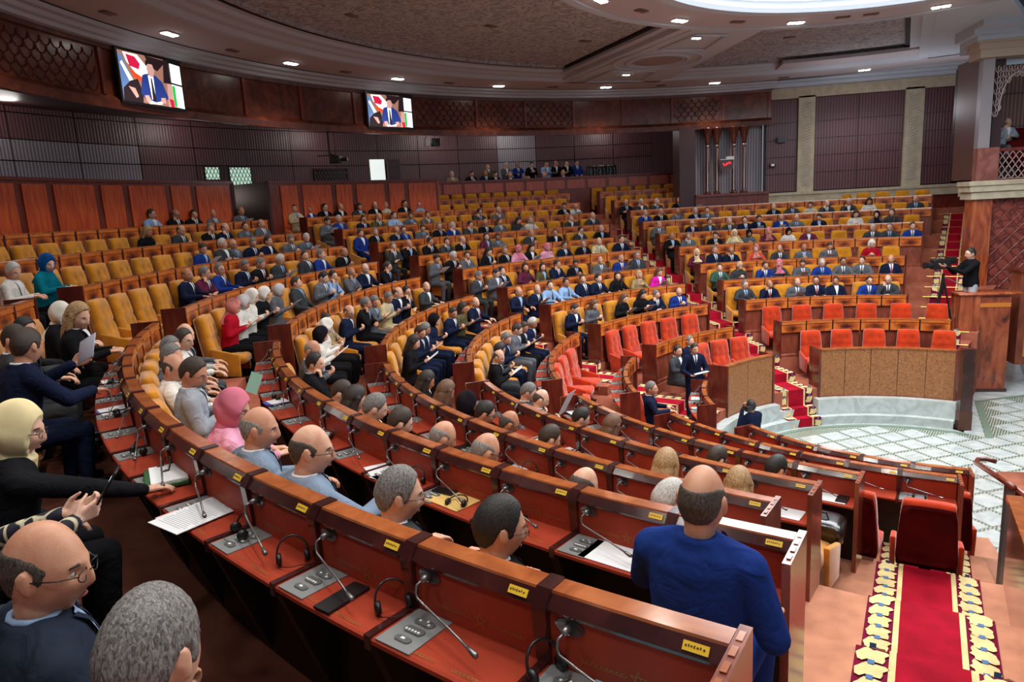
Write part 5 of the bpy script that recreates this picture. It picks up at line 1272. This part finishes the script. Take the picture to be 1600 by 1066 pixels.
# row six (first row by the camera)
near_p('lap', 12.93, 241.2, 'n', 'B', 'bald man in dark navy jacket, light blue shirt and black spectacles, nearest bottom left', turn=-4, k=6, skin=1, tie=0, glasses=True, shirt=shirtb, jmat=navyd, scale=1.02, z=FK[6] - .01)
NEAR['backhead'] = person_meshes('near_backhead', vox=.0062, hv=(72, 60), hq=True, jv=.011, lean=.10, yaw=26, pitch=-14)
near_p('backhead', 12.98, 244.3, 'k', 'G', 'grey-haired man seen from above at the bottom edge, nearest the camera', turn=-2, k=6, skin=0, tie=None, scale=1.03, z=FK[6] + .01)
# woman reaching over the desk
NEAR['reachw'] = person_meshes('near_reachw', vox=.0062, hv=(64, 52), hq=True, jv=.011, fem=True, lean=.22, yaw=-32, pitch=-14, armR=((.20, .36, .86), (.10, .62, .735), (-.1, 1, -.12), (0, -.1, -1), (-1, 0, 0), (.12, .25, .2)), armL=((-.22, .12, .74), (-.04, .26, .66), (.6, .8, 0), (0, 0, -1), (.8, 0, 0)))
near_p('reachw', 12.74, 233.4, 'k', '2', 'woman in black coat and cream headscarf with pink spectacles, arm stretched to green folder', turn=6, k=6, skin=3, glasses=True, fem=True, tie=None, scale=1.02, z=FK[6] - .03, scarfmat=fabric('scarf_cream_yellow', (222, 206, 160), .10, .85, 12, fold=3))
# patterned dress with phone
tpt = MT('patterned_dress', srgb(24, 24, 44), .8); v = tpt.coords((1, 1, 1), False); vo = tpt.n('ShaderNodeTexVoronoi', i_Scale=11.0); vo.feature = 'DISTANCE_TO_EDGE'; tpt.l(v, vo.inputs['Vector'])
tpt.l(tpt.ramp(vo.outputs['Distance'], [(.0, srgb(206, 198, 170)), (.055, srgb(200, 190, 160)), (.085, srgb(24, 24, 44))]), tpt.b.inputs['Base Color']); patt = tpt.m
NEAR['phone'] = person_meshes('near_phone', vox=.0062, hv=(48, 40), hq=True, jv=.011, fem=True, lean=.10, yaw=-20, pitch=-25, armR=((.24, .30, .84), (.16, .58, .94), (-.25, 1, .25), (-.7, 0, .2), (.1, -.3, 1), (.5, .6, .5)), armL=((-.20, .28, .82), (.05, .56, .94), (.35, 1, .2), (.5, .3, .3), (.2, -.3, 1), (.35, .5, .4)))
near_p('phone', 13.12, 236.2, 'k', '5', 'woman in navy dress with cream chain pattern holding up a phone', turn=-2, k=6, skin=3, fem=True, tie=None, jmat=patt, tr=patt, scale=1.0)
ph = tag(empty('phone', P(12.42, 237.1, FK[6] + 1.05)), 'black phone held up by woman in patterned dress', 'phone'); ph.rotation_euler = (rad(-35), rad(8), rad(236.9 + 90 - 30))
phb = bevel(MB().box(-.04, .04, -.005, .005, -.08, .08).me('phone_body'), .004, 1); ob('phone_body', phb, ph, blackp)
b = MB(); b.box(-.012, -.009, -.0062, -.005, .02, .035); b.box(-.004, -.001, -.0062, -.005, .02, .035); b.box(.004, .007, -.0062, -.005, .02, .035); b.box(.011, .014, -.0062, -.005, .02, .035)
ob('clock_digits', b.me('clock_digits'), ph, emit('phone_digits', (220, 220, 225), .8))
# navy man seen from behind, reading
NEAR['back'] = person_meshes('near_back', vox=.0062, hv=(56, 44), hq=True, jv=.011, lean=.24, yaw=14, pitch=-14, armR=((.27, .26, .78), (.14, .50, .78), (-.1, 1, -.2), (0, 0, -1), (-1, 0, 0)), armL=((-.26, .30, .84), (-.10, .50, .96), (.4, 1, .3), (.6, -.2, .2), (0, 0, 1)))
near_p('back', 12.60, 222.4, 'n', 'D', 'man in navy suit with cropped dark hair seen from behind holding a white paper', turn=26, k=6, skin=1, tie=None, scale=1.06, z=FK[6] - .02)
near_p('wread', 12.35, 214.0, 'k', 'Z', 'woman with long blonde-brown hair in black jacket looking down at her phone', k=6, skin=0, fem=True, tie=None, scale=1.05, turn=-6)
near_p('wread', 12.72, 209.4, 'k', '1', 'woman in cream-white headscarf and black top behind the blonde-haired woman', k=6, skin=3, fem=True, tie=None)
near_p('desk', 12.72, 218.0, 'd', 'D', 'man with spectacles at the left edge behind the navy-suited man', k=6, skin=0, tie=1, glasses=True, turn=10)
near_p('desk', 12.75, 215.2, 'd', 'K', 'dark-haired man at the left edge beside the blonde-haired woman', k=6, skin=1, tie=0)
near_p('wread', 14.05, 199.4, 'w', 'W', 'woman with white hair in white top at the far left edge', k=7, skin=0, fem=True, tie=None, scale=1.0)
near_p('wread', 13.95, 196.6, 'c', '8', 'woman in teal coat and bright blue headscarf at the left edge', k=7, skin=3, fem=True, tie=None, scale=1.05)
# row five
near_p('desk', 11.49, 209.8, 'g', 'R', 'bald man with hands to his face beside the red-suited woman', k=5, skin=0, tie=0)
near_p('desk', 11.47, 211.9, 'w', 'D', 'man with spectacles and white collar, second from the aisle below the bald man', k=5, skin=0, tie=None, glasses=True)
near_p('desk', 11.57, 214.4, 'd', 'G', 'grey-haired man leaning back third from the aisle in the near left curve', k=5, skin=0, tie=0)
near_p('desk', 11.55, 217.0, 'g', 'G', 'man with cropped greying hair and grey jacket in the near left curve', k=5, skin=1, tie=0)
near_p('desk', 11.55, 220.0, 'w', 'B', 'balding man with black spectacles and pale grey jacket in the near left curve', k=5, skin=1, tie=0, glasses=True)
near_p('read', 11.43, 223.0, 'g', 'D', 'man in silver-grey suit with dark greying hair and spectacles holding a green card', k=5, skin=1, tie=0, glasses=True, jmat=silver, scale=1.04, turn=-6)
near_p('wread', 11.47, 229.6, 'p', '4', 'woman in pink floral headscarf and pink shawl by the near desk rail', k=5, skin=0, fem=True, tie=None, glasses=True, scale=1.02, turn=-8)
near_p('desk', 11.53, 232.9, 'l', 'R', 'bald man in light grey-blue jacket next to the pink headscarf', k=5, skin=1, tie=0, jmat=greyj, scale=1.03)
near_p('reach', 11.55, 236.3, 'l', 'B', 'bald man with thin spectacles in grey-blue jacket reaching for his papers', k=5, skin=0, tie=1, glasses=True, jmat=greyj, scale=1.05)
near_p('desk', 11.55, 240.0, 'd', 'G', 'grey-haired man with spectacles, head just above the near desk rail', k=5, skin=0, tie=0, glasses=True)
near_p('desk', 11.55, 243.0, 'k', 'K', 'man with thick black hair and glasses, head above the near desk rail', k=5, skin=1, tie=0, glasses=True)
NEAR['blue'] = person_meshes('near_blue', vox=.0062, hv=(64, 52), hq=True, jv=.011, lean=.05, yaw=2, pitch=-6, armth=1.04, armR=((.265, .02, .72), (.20, .27, .64), (-.2, 1, -.1), (0, 0, -1), (-1, 0, 0)), armL=((-.27, .14, .76), (-.12, .38, .80), (0, 1, -.1), (0, 0, -1), (1, 0, 0)))
near_p('blue', 11.28, 246.8, 'b', 'B', 'broad man in royal blue suit seen from behind in the centre right', k=5, skin=1, tie=None, jmat=royal, tr=royal, scale=.98, z=FK[5] + .22, vneck=False)
# government bench
add_person(MS[(0, 0, 0)], P(4.75, 151.0, FK[0]), rad(241), 'd', 'K', 'man in charcoal suit leaning beside the standing speaker', None, skin=1, tie=None)
add_person(MS[(4, 1, 0)], P(5.0, 138.5, FK[0]), rad(228), 'n', 'G', 'grey-haired man in navy suit seated behind the standing speaker', None, skin=0, tie=0)
add_person(MS[(0, 0, 0)], P(4.78, 189.5, FK[0]), rad(279), 'n', 'G', 'grey-haired man in navy suit seated alone on the front left bench', None, skin=1, tie=0)
spk = person_meshes('speaker', stand=True, lean=.12, yaw=8, pitch=-8, armR=((.28, .10, 1.12), (.16, .34, 1.06), (-.3, 1, .1), (0, -.2, 1), (1, 0, .2), (.2, .3, .3)), armL=((-.28, .10, 1.12), (-.14, .34, 1.08), (.3, 1, .1), (0, -.2, 1), (-1, 0, .2), (.3, .4, .3)), vox=.008, hq=True)
add_person(spk, P(4.06, 160.0, FK[0] - .02), rad(196), 'n', 'K', 'standing speaker in navy suit holding white papers at the front bench', None, skin=1, tie=0, hq=True, tr=JM['n'], scale=.90)
def sheet(nm, label, p, rot, w_=.2, h_=.28, mat=paper, n=1):
    r_ = ob(nm, MB().box(-w_ / 2, w_ / 2, -h_ / 2, h_ / 2, 0, .0015 * n).me(nm), None, mat, p, rot); return tag(r_, label, 'paper')
sheet('sheet_of_paper', 'white sheet held in the hands of the standing speaker', P(3.80, 165.5, FK[0] + 1.02), (rad(10), rad(10), rad(196)), .26, .2)
# photographer on the marble
phg = person_meshes('photographer', stand=True, lean=.1, yaw=0, armR=((.28, .12, 1.20), (.08, .22, 1.52), (-.3, .2, 1), (0, -1, 0), (-1, 0, 0), (.6, .6, .5)), armL=((-.28, .12, 1.20), (-.08, .22, 1.52), (.3, .2, 1), (0, -1, 0), (1, 0, 0), (.6, .6, .5)), vox=.010)
pz = add_person(phg, P(3.02, 150.5, -.68), rad(40), 'n', 'K', 'photographer in dark navy top with shaved head by the marble floor', None, skin=2, tie=None, vneck=False)
# crouching: the lower body is folded below the desk line
cmr = tag(empty('photo_camera', P(3.05, 154.5, .93), rad(40)), 'black photo camera held up by the photographer', 'camera')
ob('camera_body', bevel(MB().box(-.07, .07, -.04, .04, -.05, .05).me('camera_body'), .01), cmr, blackp); b = MB(); b.tube([(0, .04, 0), (0, .14, 0)], [.04, .035], 12); ob('lens', b.me('lens'), cmr, blackp)
# television camera operator
opn = person_meshes('operator', stand=True, lean=.05, yaw=0, pitch=-4, armR=((.24, .24, 1.18), (.12, .44, 1.30), (-.1, 1, .1), (-1, 0, 0), (0, 0, 1), (.5, .6, .4)), armL=((-.22, .30, 1.22), (-.08, .60, 1.36), (0, 1, .1), (.4, 0, 1), (0, 0, 1), (.3, .4, .3)), vox=.009)
opl = Vector((3.10, 6.32, 1.60))
add_person(opn, opl, rad(100), 'k', 'K', 'camera operator with dark hair and glasses in black sweater and pale trousers', None, skin=0, tie=None, glasses=True, tr=plain('pale_trousers', (170, 176, 186), .8), vneck=False, scale=1.12)
tc = tag(empty('television_camera', opl + Vector((-.66, .02, 1.46)), rad(100)), 'large black television camera on a tripod beside the operator', 'camera')
ob('camera_body', bevel(MB().box(-.10, .10, -.16, .26, -.02, .22).me('camera_body'), .02), tc, blackp); b = MB(); b.tube([(0, .24, .08), (0, .36, .08), (0, .44, .08)], [.07, .065, .085], 12); ob('lens', b.me('lens'), tc, blackp)
ob('viewfinder', bevel(MB().box(-.05, .05, -.32, -.14, .10, .26).me('viewfinder'), .01), tc, blackp); b = MB(); b.tube([(0, -.1, .24), (0, 0, .30), (0, .18, .27)], .014, 6); ob('carry_handle', b.me('carry_handle'), tc, blackp)
tr_ = tag(empty('tripod', opl + Vector((-.62, .02, -.2))), 'black camera tripod on the far right stairs', 'tripod')
for q in range(3):
    an = rad(90 + 120 * q); b = MB(); b.tube([(0, 0, 1.45), (.30 * cos(an), .30 * sin(an), .05)], [.03, .018], 6); ob('leg', b.me('leg'), tr_, blackp)
b = MB(); b.tube([(0, 0, 1.0), (0, 0, 1.52)], .035, 8); ob('centre_column', b.me('centre_column'), tr_, blackp)
b = MB(); b.tube([(0, 0, 1.45), (.25, -.25, 1.30)], .012, 6); ob('pan_handle', b.me('pan_handle'), tr_, blackp)
# gallery visitors
for i, (a, z, d, dsc) in enumerate(((129.7, 0, 'tW4', 'in tan jacket with white hair'), (127.4, 0, 'nK3', 'in navy suit looking down'), (125.5, 0, 'nB0', 'in navy suit, balding'), (124.3, -.05, 'kK3', 'in black suit with black hair'), (122.3, -.1, 'nR0', 'in navy suit, bald'), (120.0, -.3, 'dR3', 'barely above the rail'), (117.8, -.15, 'gR0', 'in grey, head above the rail'), (115.3, -.1, 'kR0', 'in black, bald'))):
    add_person(MS[(int(d[2]), i % 2, 0)], P(19.25, a, 5.33 + z), rad(a + 90), d[0], d[1], 'visitor %s, %s from left in the gallery front row' % (dsc, ORD[i + 1]), 'gallery visitors', skin=i % 3, tie=0)
for i, (a, d, dsc) in enumerate(((123.9, 'OK4', 'in dark olive jacket'), (121.7, 'gW1', 'in grey suit with white hair'), (120.2, 'bG0', 'in navy-blue suit and spectacles'), (118.5, 'kK3', 'in black with black hair'), (116.5, 'lK1', 'in light blue shirt, hand at chin'), (115.3, 'kB1', 'in black, balding, hand at chin'), (113.9, 'kD1', 'in black jacket and open white shirt'), (112.5, 'bD4', 'in bright blue jacket'))):
    add_person(MS[(int(d[2]), i % 2, 0)], P(20.2, a, 5.66), rad(a + 90), d[0], d[1], 'visitor %s, %s from left in the gallery back row' % (dsc, ORD[i + 1]), 'gallery visitors', skin=i % 3, tie=0 if d[2] != '1' else None)
for i, a in enumerate((110.4, 109.2, 107.9)):
    c_ = tag(empty('chair', P(20.2, a, 5.62), rad(a + 90)), 'empty black chair in the gallery back row, %s from the visitors' % ORD[i + 1], 'chair'); ob('backrest', CP_['backrest'], c_, blackp); ob('seat', CP_['seat'], c_, blackp); ob('pedestal', CP_['pedestal'], c_, blackp)
add_person(MS[(1, 0, 0)], (5.15, 9.95, 5.50), rad(190), 'g', 'R', 'man in pale grey suit sitting alone in the balcony box', None, skin=0, tie=None, glasses=True, tr=JM['g'], jmat=fabric('cloth_pale_grey', (150, 160, 172), .08))

# ------------------------------------------------------------------ loose things on the desks
def dpos(k, dr, a, dz=0.): return P(RK[k] + dr, a, ZK[k] - .246 + dz)
def headset_mesh():
    b = MB(); R2 = .062
    b.tube([(R2 * cos(rad(t)), 0, R2 * sin(rad(t)) * 1.12) for t in range(-10, 191, 12)], .0048, 6)
    b2 = MB()
    for sx in (1,): b2.tube([(sx * (R2 - .016), 0, -.018), (sx * (R2 - .004), 0, -.018), (sx * (R2 + .006), 0, -.018)], [.024, .027, .018], 12)
    b3 = MB(); b3.tube([(-R2, 0, -.04), (-.05, -.02, -.05), (-.02, -.05, -.058), (.03, -.06, -.058), (.06, -.02, -.058)], .0018, 4)
    return b.me('headband', True), b2.me('ear_cups', True), b3.me('cable', True)
hsm = headset_mesh()
def headset(k, dr, a, label, lay=True, tw=0.):
    p = dpos(k, dr, a); r_ = tag(empty('headphones', p, 0), label, 'headphones', 'headphones on the desks')
    if lay: r_.rotation_euler = (rad(-78), 0, rad(a + 90 + tw)); r_.location = p + Vector((0, 0, .022))
    else: r_.rotation_euler = (rad(-28), 0, rad(a + 90 + tw)); r_.location = p + Vector((0, 0, .046))
    for nm, me_ in zip(('headband', 'ear_cup', 'cable'), hsm): ob(nm, me_, r_, blackp)
    ob('ear_cup', hsm[1], r_, blackp, (0, 0, 0), pi)
def flat(nm, k, dr, a, w_, h_, mat, label, cat='paper', tw=0., th=.002, dz=.003):
    r_ = ob(nm, MB().box(-w_ / 2, w_ / 2, -h_ / 2, h_ / 2, 0, th).me(nm), None, mat, dpos(k, dr, a, dz), rad(a + 90 + tw)); return tag(r_, label, cat)
def lined(nm, k, dr, a, w_, h_, label, tw=0., dz=.004, n=22):
    r_ = tag(empty(nm, dpos(k, dr, a, dz), rad(a + 90 + tw)), label, 'paper'); ob('sheet', MB().box(-w_ / 2, w_ / 2, -h_ / 2, h_ / 2, 0, .003).me('sheet'), r_, paper)
    b = MB()
    for i in range(n):
        y = h_ * .42 - i * h_ * .84 / n; b.box(-w_ * .42 + (i % 5 == 0) * .02, w_ * .42 - (i * 7 % 4) * .008, y, y + .0022, .003, .0036)
    ob('printed_lines', b.me('printed_lines'), r_, plain('print_grey', (120, 124, 136), .8)); return r_
pink = plain('pink_folder', (228, 186, 186), .7); green_l = plain('green_leather', (40, 96, 52), .4, coat=.3); manila = plain('manila_folder', (220, 184, 110), .8); cyan = plain('cyan_folder', (140, 206, 222), .7); lav = plain('purple_edge', (96, 92, 178), .6)
flat('pink_folder', 6, .19, 235.4, .27, .32, pink, 'pale pink folder under the printed page on the nearest desk', 'folder', 8, .004, .005)
lined('printed_page', 6, .22, 235.5, .26, .34, 'large printed white page hanging over the nearest desk edge', 10, .010)
gf = tag(empty('green_folder', dpos(6, .16, 232.4, .006), rad(232.4 + 90 - 12)), 'dark green leather folder with papers under the reaching hand', 'folder')
ob('cover', bevel(MB().box(-.16, .16, -.11, .11, 0, .028).me('cover'), .008), gf, green_l); ob('pages', MB().box(-.15, .15, -.08, .105, .028, .040).me('pages'), gf, paper); ob('strap', MB().box(-.17, .17, -.03, -.01, -.002, .031).me('strap'), gf, plain('gold_clasp', (190, 170, 110), .3, metal=.7))
headset(6, .17, 237.4, 'black headphones lying over the console beside the printed page', False, -10)
headset(6, .15, 239.4, 'black headphones leaning on the divider, second from the printed page', False, 60)
headset(6, .14, 242.4, 'black headphones leaning on the divider right of the long phone', False, 60)
headset(6, .14, 245.6, 'black headphones hanging by the console at the bottom edge', False, 70)
headset(6, .14, 223.8, 'black headphones on white paper in the far left curve', True); headset(6, .16, 229.4, 'black headphones dangling on the near left curve desk', False, 20); headset(6, .18, 217.4, 'black headphones in front of the navy-suited man', True); headset(6, .16, 213.2, 'black headphones in front of the blonde-haired woman', True, 30)
headset(6, .14, 232.0, 'black headphones resting on the green folder', False, 0)
flat('phone', 6, .20, 241.35, .085, .20, blackp, 'long black phone lying on the nearest desk between consoles', 'phone', 4, .010)
flat('cyan_folder', 6, .17, 247.0, .30, .22, cyan, 'pale cyan folder on the last desk at the bottom edge', 'folder', 0, .003)
flat('sheet_of_paper', 6, .17, 222.8, .24, .2, paper, 'white paper with purple edge on the left curve desk', 'paper', 8); flat('purple_folder', 6, .21, 223.0, .26, .14, lav, 'purple folder under the white paper on the left curve desk', 'folder', 8, .002, .001)
flat('sheet_of_paper', 6, .20, 217.0, .22, .16, paper, 'white sheet on the desk before the navy-suited man', 'paper', 10)
hw = ob('tablet', bevel(MB().box(-.13, .13, -.004, .004, -.10, .10).me('tablet'), .003, 1), None, plain('tablet_grey', (178, 182, 200), .4), P(12.06, 221.6, FK[6] + 1.13), (rad(-25), rad(-20), rad(221 + 90 + 30))); tag(hw, 'pale grey folder held up by the navy-suited man', 'folder')
gc = ob('green_card', MB().box(-.06, .06, -.001, .001, -.09, .09).me('green_card'), None, plain('mint_card', (150, 196, 178), .7), P(10.86, 222.4, FK[5] + 1.02), (rad(-20), rad(15), rad(222 + 90 + 40))); tag(gc, 'mint green card held by the man in silver-grey suit', 'card')
# row five things
flat('sheet_of_paper', 5, .17, 233.2, .28, .22, paper, 'white papers under the reaching arm on the second nearest desk', 'paper', 12); flat('sheet_of_paper', 5, .19, 232.2, .2, .16, paper, 'second white sheet overlapping the papers on the second nearest desk', 'paper', -14, .002, .006)
headset(5, .15, 234.4, 'black headphones standing by the microphone left of the manila folder', False, 30)
flat('manila_folder', 5, .17, 236.6, .30, .21, manila, 'manila folder on the second nearest desk', 'folder', 0, .004); flat('phone', 5, .13, 235.9, .16, .07, blackp, 'black phone lying on the manila folder', 'phone', 10, .010, .008)
headset(5, .20, 237.0, 'black headphones lying on the manila folder', True, 20); flat('phone', 5, .16, 239.4, .08, .17, blackp, 'black phone on the second nearest desk right of the manila folder', 'phone', 14, .010)
flat('sheet_of_paper', 5, .18, 243.0, .30, .21, paper, 'white paper beside the royal blue suited man', 'paper', 0); headset(5, .18, 244.3, 'black headphones beside the elbow of the royal blue suited man', True, 90)
flat('sheet_of_paper', 5, .18, 219.1, .22, .17, paper, 'white paper over a blue folder in the second left curve', 'paper', 10, .002, .006); flat('blue_folder', 5, .21, 219.3, .25, .18, plain('blue_folder', (58, 72, 176), .5), 'blue folder in the second left curve desk', 'folder', 10, .003, .002)
flat('red_book', 5, .27, 212.9, .12, .16, plain('red_book', (190, 24, 36), .5), 'red and gold book standing out near the red-suited woman', 'book', 0, .02); flat('sheet_of_paper', 5, .17, 226.2, .26, .19, paper, 'white paper with blue edge beneath headphones, second desk row', 'paper', -10, .002, .006); flat('blue_folder', 5, .20, 226.4, .28, .19, lav, 'blue-purple folder beneath the paper, second desk row', 'folder', -10, .003, .002)
headset(5, .15, 226.9, 'black headphones on the blue-edged paper, second desk row', True, 40); headset(5, .16, 218.4, 'black headphones on the blue folder, second left curve', True, 10)
# rows four to one
flat('sheet_of_paper', 4, .17, 231.0, .26, .18, paper, 'white paper on the third nearest desk under a phone', 'paper', 0); flat('phone', 4, .17, 230.6, .08, .16, blackp, 'black phone on white paper, third nearest desk', 'phone', 20, .01, .007); headset(4, .15, 232.4, 'black headphones right of the phone, third nearest desk', False, 50)
flat('phone', 4, .17, 226.4, .08, .17, blackp, 'black phone on bare red leather, third nearest desk', 'phone', 10, .01); headset(4, .15, 228.0, 'black headphones on the third nearest desk by the bare leather', True, 10); flat('sheet_of_paper', 4, .17, 243.4, .30, .2, paper, 'white paper on the third nearest desk right of the blue suited man', 'paper', 0)
flat('sheet_of_paper', 3, .16, 222.8, .26, .19, paper, 'white paper on the fourth nearest desk, left of two', 'paper', 6); flat('sheet_of_paper', 3, .17, 226.2, .18, .15, paper, 'small white paper on the fourth nearest desk, right of two', 'paper', -6); headset(3, .15, 224.6, 'black headphones between two papers, fourth nearest desk', False, 60); headset(3, .15, 227.1, 'black headphones with white cup, fourth nearest desk', True, 20)
flat('sheet_of_paper', 3, .16, 243.1, .34, .22, paper, 'large white paper at the aisle end of the fourth nearest desk', 'paper', 0)
bk = flat('binder', 2, .14, 209.6, .26, .2, blackp, 'black ring binder at the left end of the fifth nearest desk', 'binder', 0, .03); flat('sheet_of_paper', 2, .14, 209.6, .24, .19, paper, 'white sheets on top of the black binder', 'paper', 4, .004, .034)
flat('blue_folder', 2, .16, 222.0, .2, .2, plain('sky_folder', (90, 160, 214), .6), 'sky blue folder on the fifth nearest desk', 'folder', 0, .003, .001); flat('sheet_of_paper', 2, .17, 222.9, .26, .19, paper, 'white paper over the sky blue folder', 'paper', 4, .002, .006); flat('sheet_of_paper', 2, .16, 226.6, .28, .2, paper, 'white paper right of the sky blue folder', 'paper', 4); headset(2, .15, 225.0, 'black headphones between the papers, fifth nearest desk', False, 40)
flat('sheet_of_paper', 2, .16, 243.4, .34, .22, paper, 'white paper at the aisle end of the fifth nearest desk', 'paper', 0); flat('tablet', 2, .17, 244.5, .10, .16, blackp, 'black tablet on white paper at the aisle end', 'tablet', 0, .012, .006)
flat('grey_folder', 1, .17, 249.6, .22, .2, plain('grey_folder', (150, 152, 160), .5), 'grey transparent folder on the desk before the orange chair', 'folder', 0, .004); headset(1, .16, 250.0, 'black headphones on the grey folder', True, 0)
flat('sheet_of_paper', 0, .17, 174, .22, .17, paper, 'white paper on the bench by the speaker, upper one', 'paper', 0); flat('sheet_of_paper', 0, .17, 184, .22, .17, paper, 'white paper on the bench by the speaker, lower one', 'paper', 10); headset(0, .16, 180, 'black headphones between two papers on the speaker bench', True, 30)
wp = sheet('sheet_of_paper', 'large white sheet held up above the fifth row', P(RK[2] + .55, 214.6, ZK[2] + .14), (rad(62), rad(0), rad(214 + 90 - 50)), .26, .36)
# folded black bag and trousers on the aisle seat of row three
bg = tag(empty('leather_bag', P(RK[2] + .62, 243.4, FK[2] + .52), rad(243.4 + 90)), 'black leather bag lying across the yellow aisle seat', 'bag')
V, F = cushion(.26, .22, .36, .14, .03); ob('bag_body', mk('bag_body', [(x, z - .1, y) for x, y, z in V], [f[::-1] for f in F], True), bg, plain('black_leather', (18, 18, 20), .25, coat=.5)); b = MB(); b.tube([(-.12, .0, .09), (-.08, .05, .15), (.08, .05, .15), (.12, 0, .09)], .01, 6); ob('handle', b.me('handle'), bg, blackp)

# ------------------------------------------------------------------ right hand furniture
pm_ = wood('pulpit_burl', (58, 28, 22), (146, 68, 42), (170, 88, 54), (1.6, 1.6, .5), 1.8, .16, 2.2, .6)
pl = tag(empty('pulpit', (3.45, 5.95, 0)), 'tall polished burl wood pulpit on the marble floor at the right', 'pulpit')
ob('front_panel', MB().box(-.30, .40, -.02, .5, .06, 2.36).me('front_panel'), pl, pm_); ob('left_stile', MB().box(-.72, -.28, -.05, .5, .55, 2.42).me('left_stile'), pl, pil_m)
ob('top_board', bevel(MB().box(-.76, .62, -.10, .55, 2.42, 2.47).me('top_board'), .012, 1), pl, pil_m); ob('inlay_band', MB().box(-.28, .40, -.03, -.02, 2.12, 2.22).me('inlay_band'), pl, plain('orange_inlay', (206, 122, 44), .3)); ob('plinth', MB().box(-.34, .44, -.05, .5, 0, .08).me('plinth'), pl, dark)
p2 = tag(empty('wood_cabinet', (4.3, 6.3, 0)), 'wooden cabinet with a pale front at the right edge behind the pulpit', 'cabinet')
ob('body', MB().box(-.1, 1.6, 0, .5, .6, 2.9).me('body'), p2, lowpan); ob('pale_panel', MB().box(.05, .5, -.02, 0, .8, 2.7).me('pale_panel'), p2, plain('honey_panel', (190, 120, 52), .3)); ob('top', MB().box(-.14, 1.7, -.05, .55, 2.9, 2.96).me('top'), p2, endw)
ps = tag(empty('post', (1.80, 2.92, 0)), 'slim dark wooden post at the corner of the marble podium', 'post'); ob('shaft', MB().box(-.13, .10, -.05, .10, 0, 1.75).me('shaft'), ps, dark); ob('shoe', MB().box(-.14, .11, -.06, .11, 0, .42).me('shoe'), ps, plain('brown_shoe', (86, 52, 38), .4))
# console, glass balustrade and side board near the camera
cs = tag(empty('console_desk', (-1.02, -6.02, FK[1] - .16)), 'dark console desk with polished top at the right edge of the near stairs', 'desk')
ob('body', MB().box(-.24, 2.0, -.1, .5, 0, 1.28).me('body'), cs, carc); ob('top', bevel(MB().box(-.28, 2.0, -.13, .6, 1.28, 1.33).me('top'), .015, 2), cs, wood('console_top', (120, 62, 44), (150, 84, 62), (170, 104, 80), (1, 1, 1), 4, .12, .6, .7))
gb = tag(empty('glass_balustrade', (-1.15, -4.9, FK[0])), 'glass balustrade with curved dark rail beside the marble floor', 'balustrade')
g0, g1 = Vector((-.98, -4.25, 0)) - Vector((-1.15, -4.9, 0)), Vector((-1.33, -5.85, 0)) - Vector((-1.15, -4.9, 0)); go = Vector((.014, 0, 0)); zt0, zt1 = 1.97 - FK[0], 2.33 - FK[0]
b = MB(); b.hexa([(*g0.xy, .1), (*(g0 + go).xy, .1), (*g1.xy, .1), (*(g1 + go).xy, .1), (*g0.xy, zt0), (*(g0 + go).xy, zt0), (*g1.xy, zt1), (*(g1 + go).xy, zt1)]); gme = b.me('glass_pane'); bm = bmesh.new(); bm.from_mesh(gme); bmesh.ops.recalc_face_normals(bm, faces=bm.faces); bm.to_mesh(gme); bm.free(); ob('glass_pane', gme, gb, glass)
b = MB(); b.tube([(*g1.xy, zt1), (*((g0 + g1) / 2).xy, (zt0 + zt1) / 2), (*g0.xy, zt0), (g0.x + .06, g0.y + .10, zt0), (g0.x + .16, g0.y + .12, zt0), (g0.x + .22, g0.y + .04, zt0)], .028, 8); ob('hand_rail', b.me('hand_rail', True), gb, endw)
sb = tag(empty('side_board', (-1.8, -7.4, FK[2])), 'polished brown side board closing the near stairs on the right', 'side board')
q0, q1 = P(6.35, 256.3) - Vector((-1.8, -7.4, 0)), P(9.6, 254.4) - Vector((-1.8, -7.4, 0)); o1 = Vector((.05, -.01, 0)); zb_, zt_ = .9 - FK[2], 2.34 - FK[2]
def slab(a_, c_, o_, z0, z1, z2): return [(*a_.xy, z0), (*(a_ + o_).xy, z0), (*c_.xy, z0), (*(c_ + o_).xy, z0), (*a_.xy, z1), (*(a_ + o_).xy, z1), (*c_.xy, z2), (*(c_ + o_).xy, z2)]
b = MB(); b.hexa(slab(q0, q1, o1, zb_, zt_, zt_ + .35)); ob('board', b.me('board'), sb, wood('side_board_wood', (110, 62, 46), (140, 86, 66), (160, 104, 82), (1, 1, .5), 3, .12, .5, .6))
b = MB(); V8 = slab(q0 - o1 * .6, q1 - o1 * .6, o1 * 2.4, zt_, zt_ + .05, zt_ + .40); V8[2] = (*V8[2][:2], zt_ + .35); V8[3] = (*V8[3][:2], zt_ + .35); b.hexa(V8); ob('top_rail', b.me('top_rail'), sb, cap)
